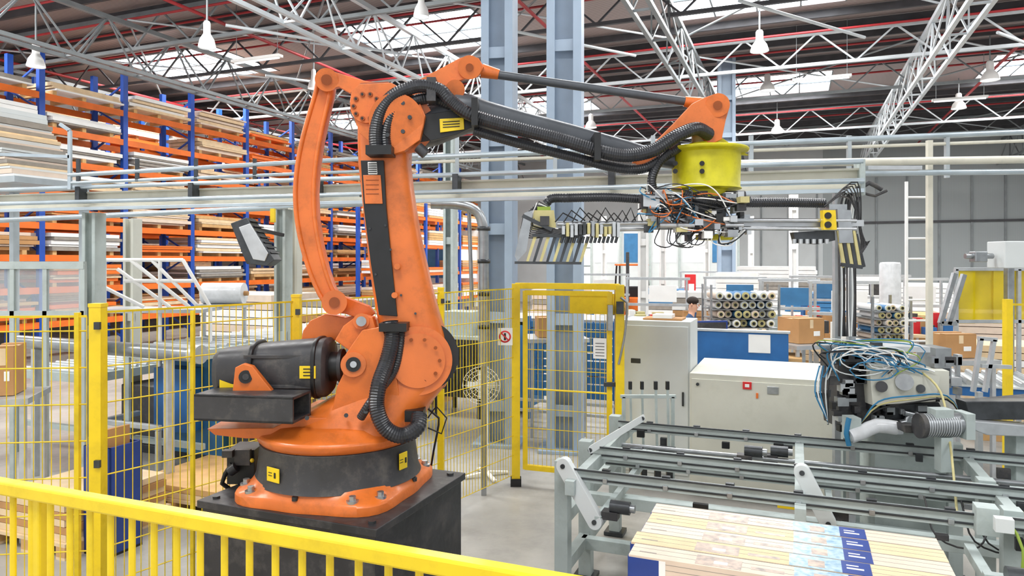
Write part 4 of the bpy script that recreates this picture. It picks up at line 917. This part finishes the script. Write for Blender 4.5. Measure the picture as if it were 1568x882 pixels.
b=B('red_fire_cabinet'); c=loc(1057,443,19); b.box(c,(.25,.2,.8),'red'); b.box(c-Y*.11,(.15,.01,.3),'white'); b.box(Vector((c.x,19.1,c.z/2)),(.08,.05,c.z),'darksteel'); b.done(0.01)
for px,d,wd in((1130,13.5,1.3),(1215,11.9,1.1),(1300,10.6,1.1),(1010,12.9,1.3),(1265,14.5,1.4),(1410,12.6,1.2),(920,17,1.6),(1350,15.5,1.5),(1090,21,2.0)):
    b=B('workbench'); x=loc(px,400,d).x; b.box((x,d,1.0),(wd,.7,.05),'woodlight',-.3); b.box((x,d+.2,1.5),(wd*.9,.05,.05),'alu',-.3); b.box((x,d+.2,1.98),(wd*.9,.05,.05),'alu',-.3)
    for i in(-1,1):
        for j in(-1,1): b.beam((x+i*.5*wd*.85,d+j*.25,0),(x+i*.5*wd*.85,d+j*.25,1.0 if j<0 else 2.0),.04,.04,'alu')
    for k in range(12): h=random.uniform(.08,.4); b.box((x+random.uniform(-.45,.45)*wd,d+random.uniform(-.2,.2),1.025+h/2),(random.uniform(.06,.2),.15,h),random.choice(['white','blue','cardboard','castgrey','red','lightgrey','white','gold']))
    b.box((x+.1,d+.2,1.7),(.5,.03,.3),random.choice(['white','bluepanel','castgrey']),-.3)
    b.done(0.003)
# ================================================================= WORKER
def worker(x,y,head,shirt,lean=0.0):
    me=bpy.data.meshes.new('worker')
    J={'pel':(0,0,.95,.14),'belly':(0,-.0-lean*.3,1.12,.13),'chest':(0,-lean*.7,1.33,.155),'neck':(0,-lean,1.49,.06),'hd0':(0,-lean-.01,1.58,.075),'hd1':(0,-lean-.01,1.68,.085),
       'shL':(.17,-lean*.8,1.41,.07),'elL':(.24,-lean-.02,1.13,.045),'wrL':(.2,-lean-.24,1.02,.03),'shR':(-.17,-lean*.8,1.41,.07),'elR':(-.24,-lean-.02,1.13,.045),'wrR':(-.18,-lean-.24,1.04,.03),
       'hipL':(.095,0,.88,.1),'knL':(.11,-.02,.5,.065),'anL':(.11,.02,.09,.045),'toL':(.12,-.16,.04,.04),'hipR':(-.095,0,.88,.1),'knR':(-.11,.02,.5,.065),'anR':(-.11,.06,.09,.045),'toR':(-.12,-.11,.04,.04)}
    E=[('pel','belly'),('belly','chest'),('chest','neck'),('neck','hd0'),('hd0','hd1'),('chest','shL'),('shL','elL'),('elL','wrL'),('chest','shR'),('shR','elR'),('elR','wrR'),('pel','hipL'),('hipL','knL'),('knL','anL'),('anL','toL'),('pel','hipR'),('hipR','knR'),('knR','anR'),('anR','toR')]
    K=list(J); vs=[J[k][:3] for k in K]; rs=[J[k][3] for k in K]; ed=[(K.index(a),K.index(c)) for a,c in E]
    for sd,w in((1,'wrL'),(-1,'wrR')):
        wx,wy,wz,_=J[w]; pi=len(vs); vs.append((wx,wy-.07,wz-.01)); rs.append(.03); ed.append((K.index(w),pi))
        for q in range(4):
            fx=wx+(q-1.5)*.02; a=len(vs); vs+=[(fx,wy-.12,wz-.015),(fx,wy-.15-(.01 if q in(1,2) else 0),wz-.04)]; rs+=[.009,.008]; ed+=[(pi,a),(a,a+1)]
        a=len(vs); vs+=[(wx-sd*.045,wy-.07,wz-.01),(wx-sd*.05,wy-.11,wz-.03)]; rs+=[.01,.009]; ed+=[(pi,a),(a,a+1)]
    me.from_pydata(vs,ed,[]); ob=bpy.data.objects.new('worker_tmp',me); bpy.context.collection.objects.link(ob)
    sk=ob.modifiers.new('s','SKIN'); lay=me.skin_vertices[0].data
    for i,r in enumerate(rs): lay[i].radius=(r,r)
    lay[0].use_root=True
    ob.modifiers.new('ss','SUBSURF').levels=1
    bpy.context.view_layer.update(); dg=bpy.context.evaluated_depsgraph_get(); m2=bpy.data.meshes.new_from_object(ob.evaluated_get(dg)); bpy.data.objects.remove(ob)
    m2.materials.clear()
    for k in('skin','hair',shirt,'trousers','black'): m2.materials.append(MATS[k])
    for p in m2.polygons:
        c=p.center; p.use_smooth=True
        if c.z>1.5: p.material_index=1 if (c.z>1.70 or (c.y>-lean+.02 and c.z>1.58)) else 0
        elif c.z>.95 or c.y<-.2 and c.z>.7: p.material_index=0 if c.y<-lean-.2 else 2
        elif c.z>.1: p.material_index=3
        else: p.material_index=4
    w=bpy.data.objects.new('body',m2); bpy.context.collection.objects.link(w)
    f=B('face'); hy=-lean-.01
    for i in(-1,1): f.ball((i*.03,hy-.078,1.655),.011,'white',8); f.ball((i*.03,hy-.087,1.655),.005,'black',6); f.ball((i*.083,hy,1.64),.022,'skin',8,(.4,.7,1.2)); f.box((i*.03,hy-.082,1.675),(.03,.008,.006),'hair')
    f.ball((0,hy-.09,1.63),.014,'skin',8,(.8,1,1.5)); f.box((0,hy-.076,1.595),(.04,.01,.008),'red'); f.ball((0,hy+.005,1.70),.088,'hair',14,(1,1.05,.75))
    fo=f.done(); e=bpy.data.objects.new('worker',None); bpy.context.collection.objects.link(e); e.location=(x,y,0); e.rotation_euler=(0,0,head)
    w.parent=e; fo.parent=e
p=loc(1050,468,10.9); worker(p.x-.04,10.9,1.1,'shirt',.14)
# ================================================================= LIGHT
w=bpy.data.worlds.new('World'); bpy.context.scene.world=w; w.use_nodes=True; nt=w.node_tree
bg=nt.nodes['Background']; bg.inputs[0].default_value=(.95,.97,1,1); bg.inputs[1].default_value=1.25
def area(name,p,size,sizey,power,rot=(0,0,-YAW),col=(1,.97,.92)):
    l=bpy.data.lights.new(name,'AREA'); l.shape='RECTANGLE'; l.size=size; l.size_y=sizey; l.energy=power; l.color=col
    o=bpy.data.objects.new(name,l); bpy.context.collection.objects.link(o); o.location=p; o.rotation_euler=rot; return o
for i,(u,v) in enumerate(sky):
    pw=850 if v>20 else 560 if v>10 else 270
    if u<-8 and v<10: pw=520
    area('skylight_glow',H(u,v,ROOF-.06),3.6,2.4,pw)
# ================================================================= CAMERA
cam=bpy.data.cameras.new('camera'); co=bpy.data.objects.new('camera',cam); bpy.context.collection.objects.link(co)
co.location=(0,0,EYE); co.rotation_euler=(math.radians(90),0,0); cam.sensor_width=36; cam.lens=25.0; cam.shift_y=-(440.9-HZ)/1568; cam.clip_end=200
bpy.context.scene.camera=co
try:
    bpy.context.scene.view_settings.view_transform='Standard'; bpy.context.scene.view_settings.exposure=0.0
except Exception as e: print(e)
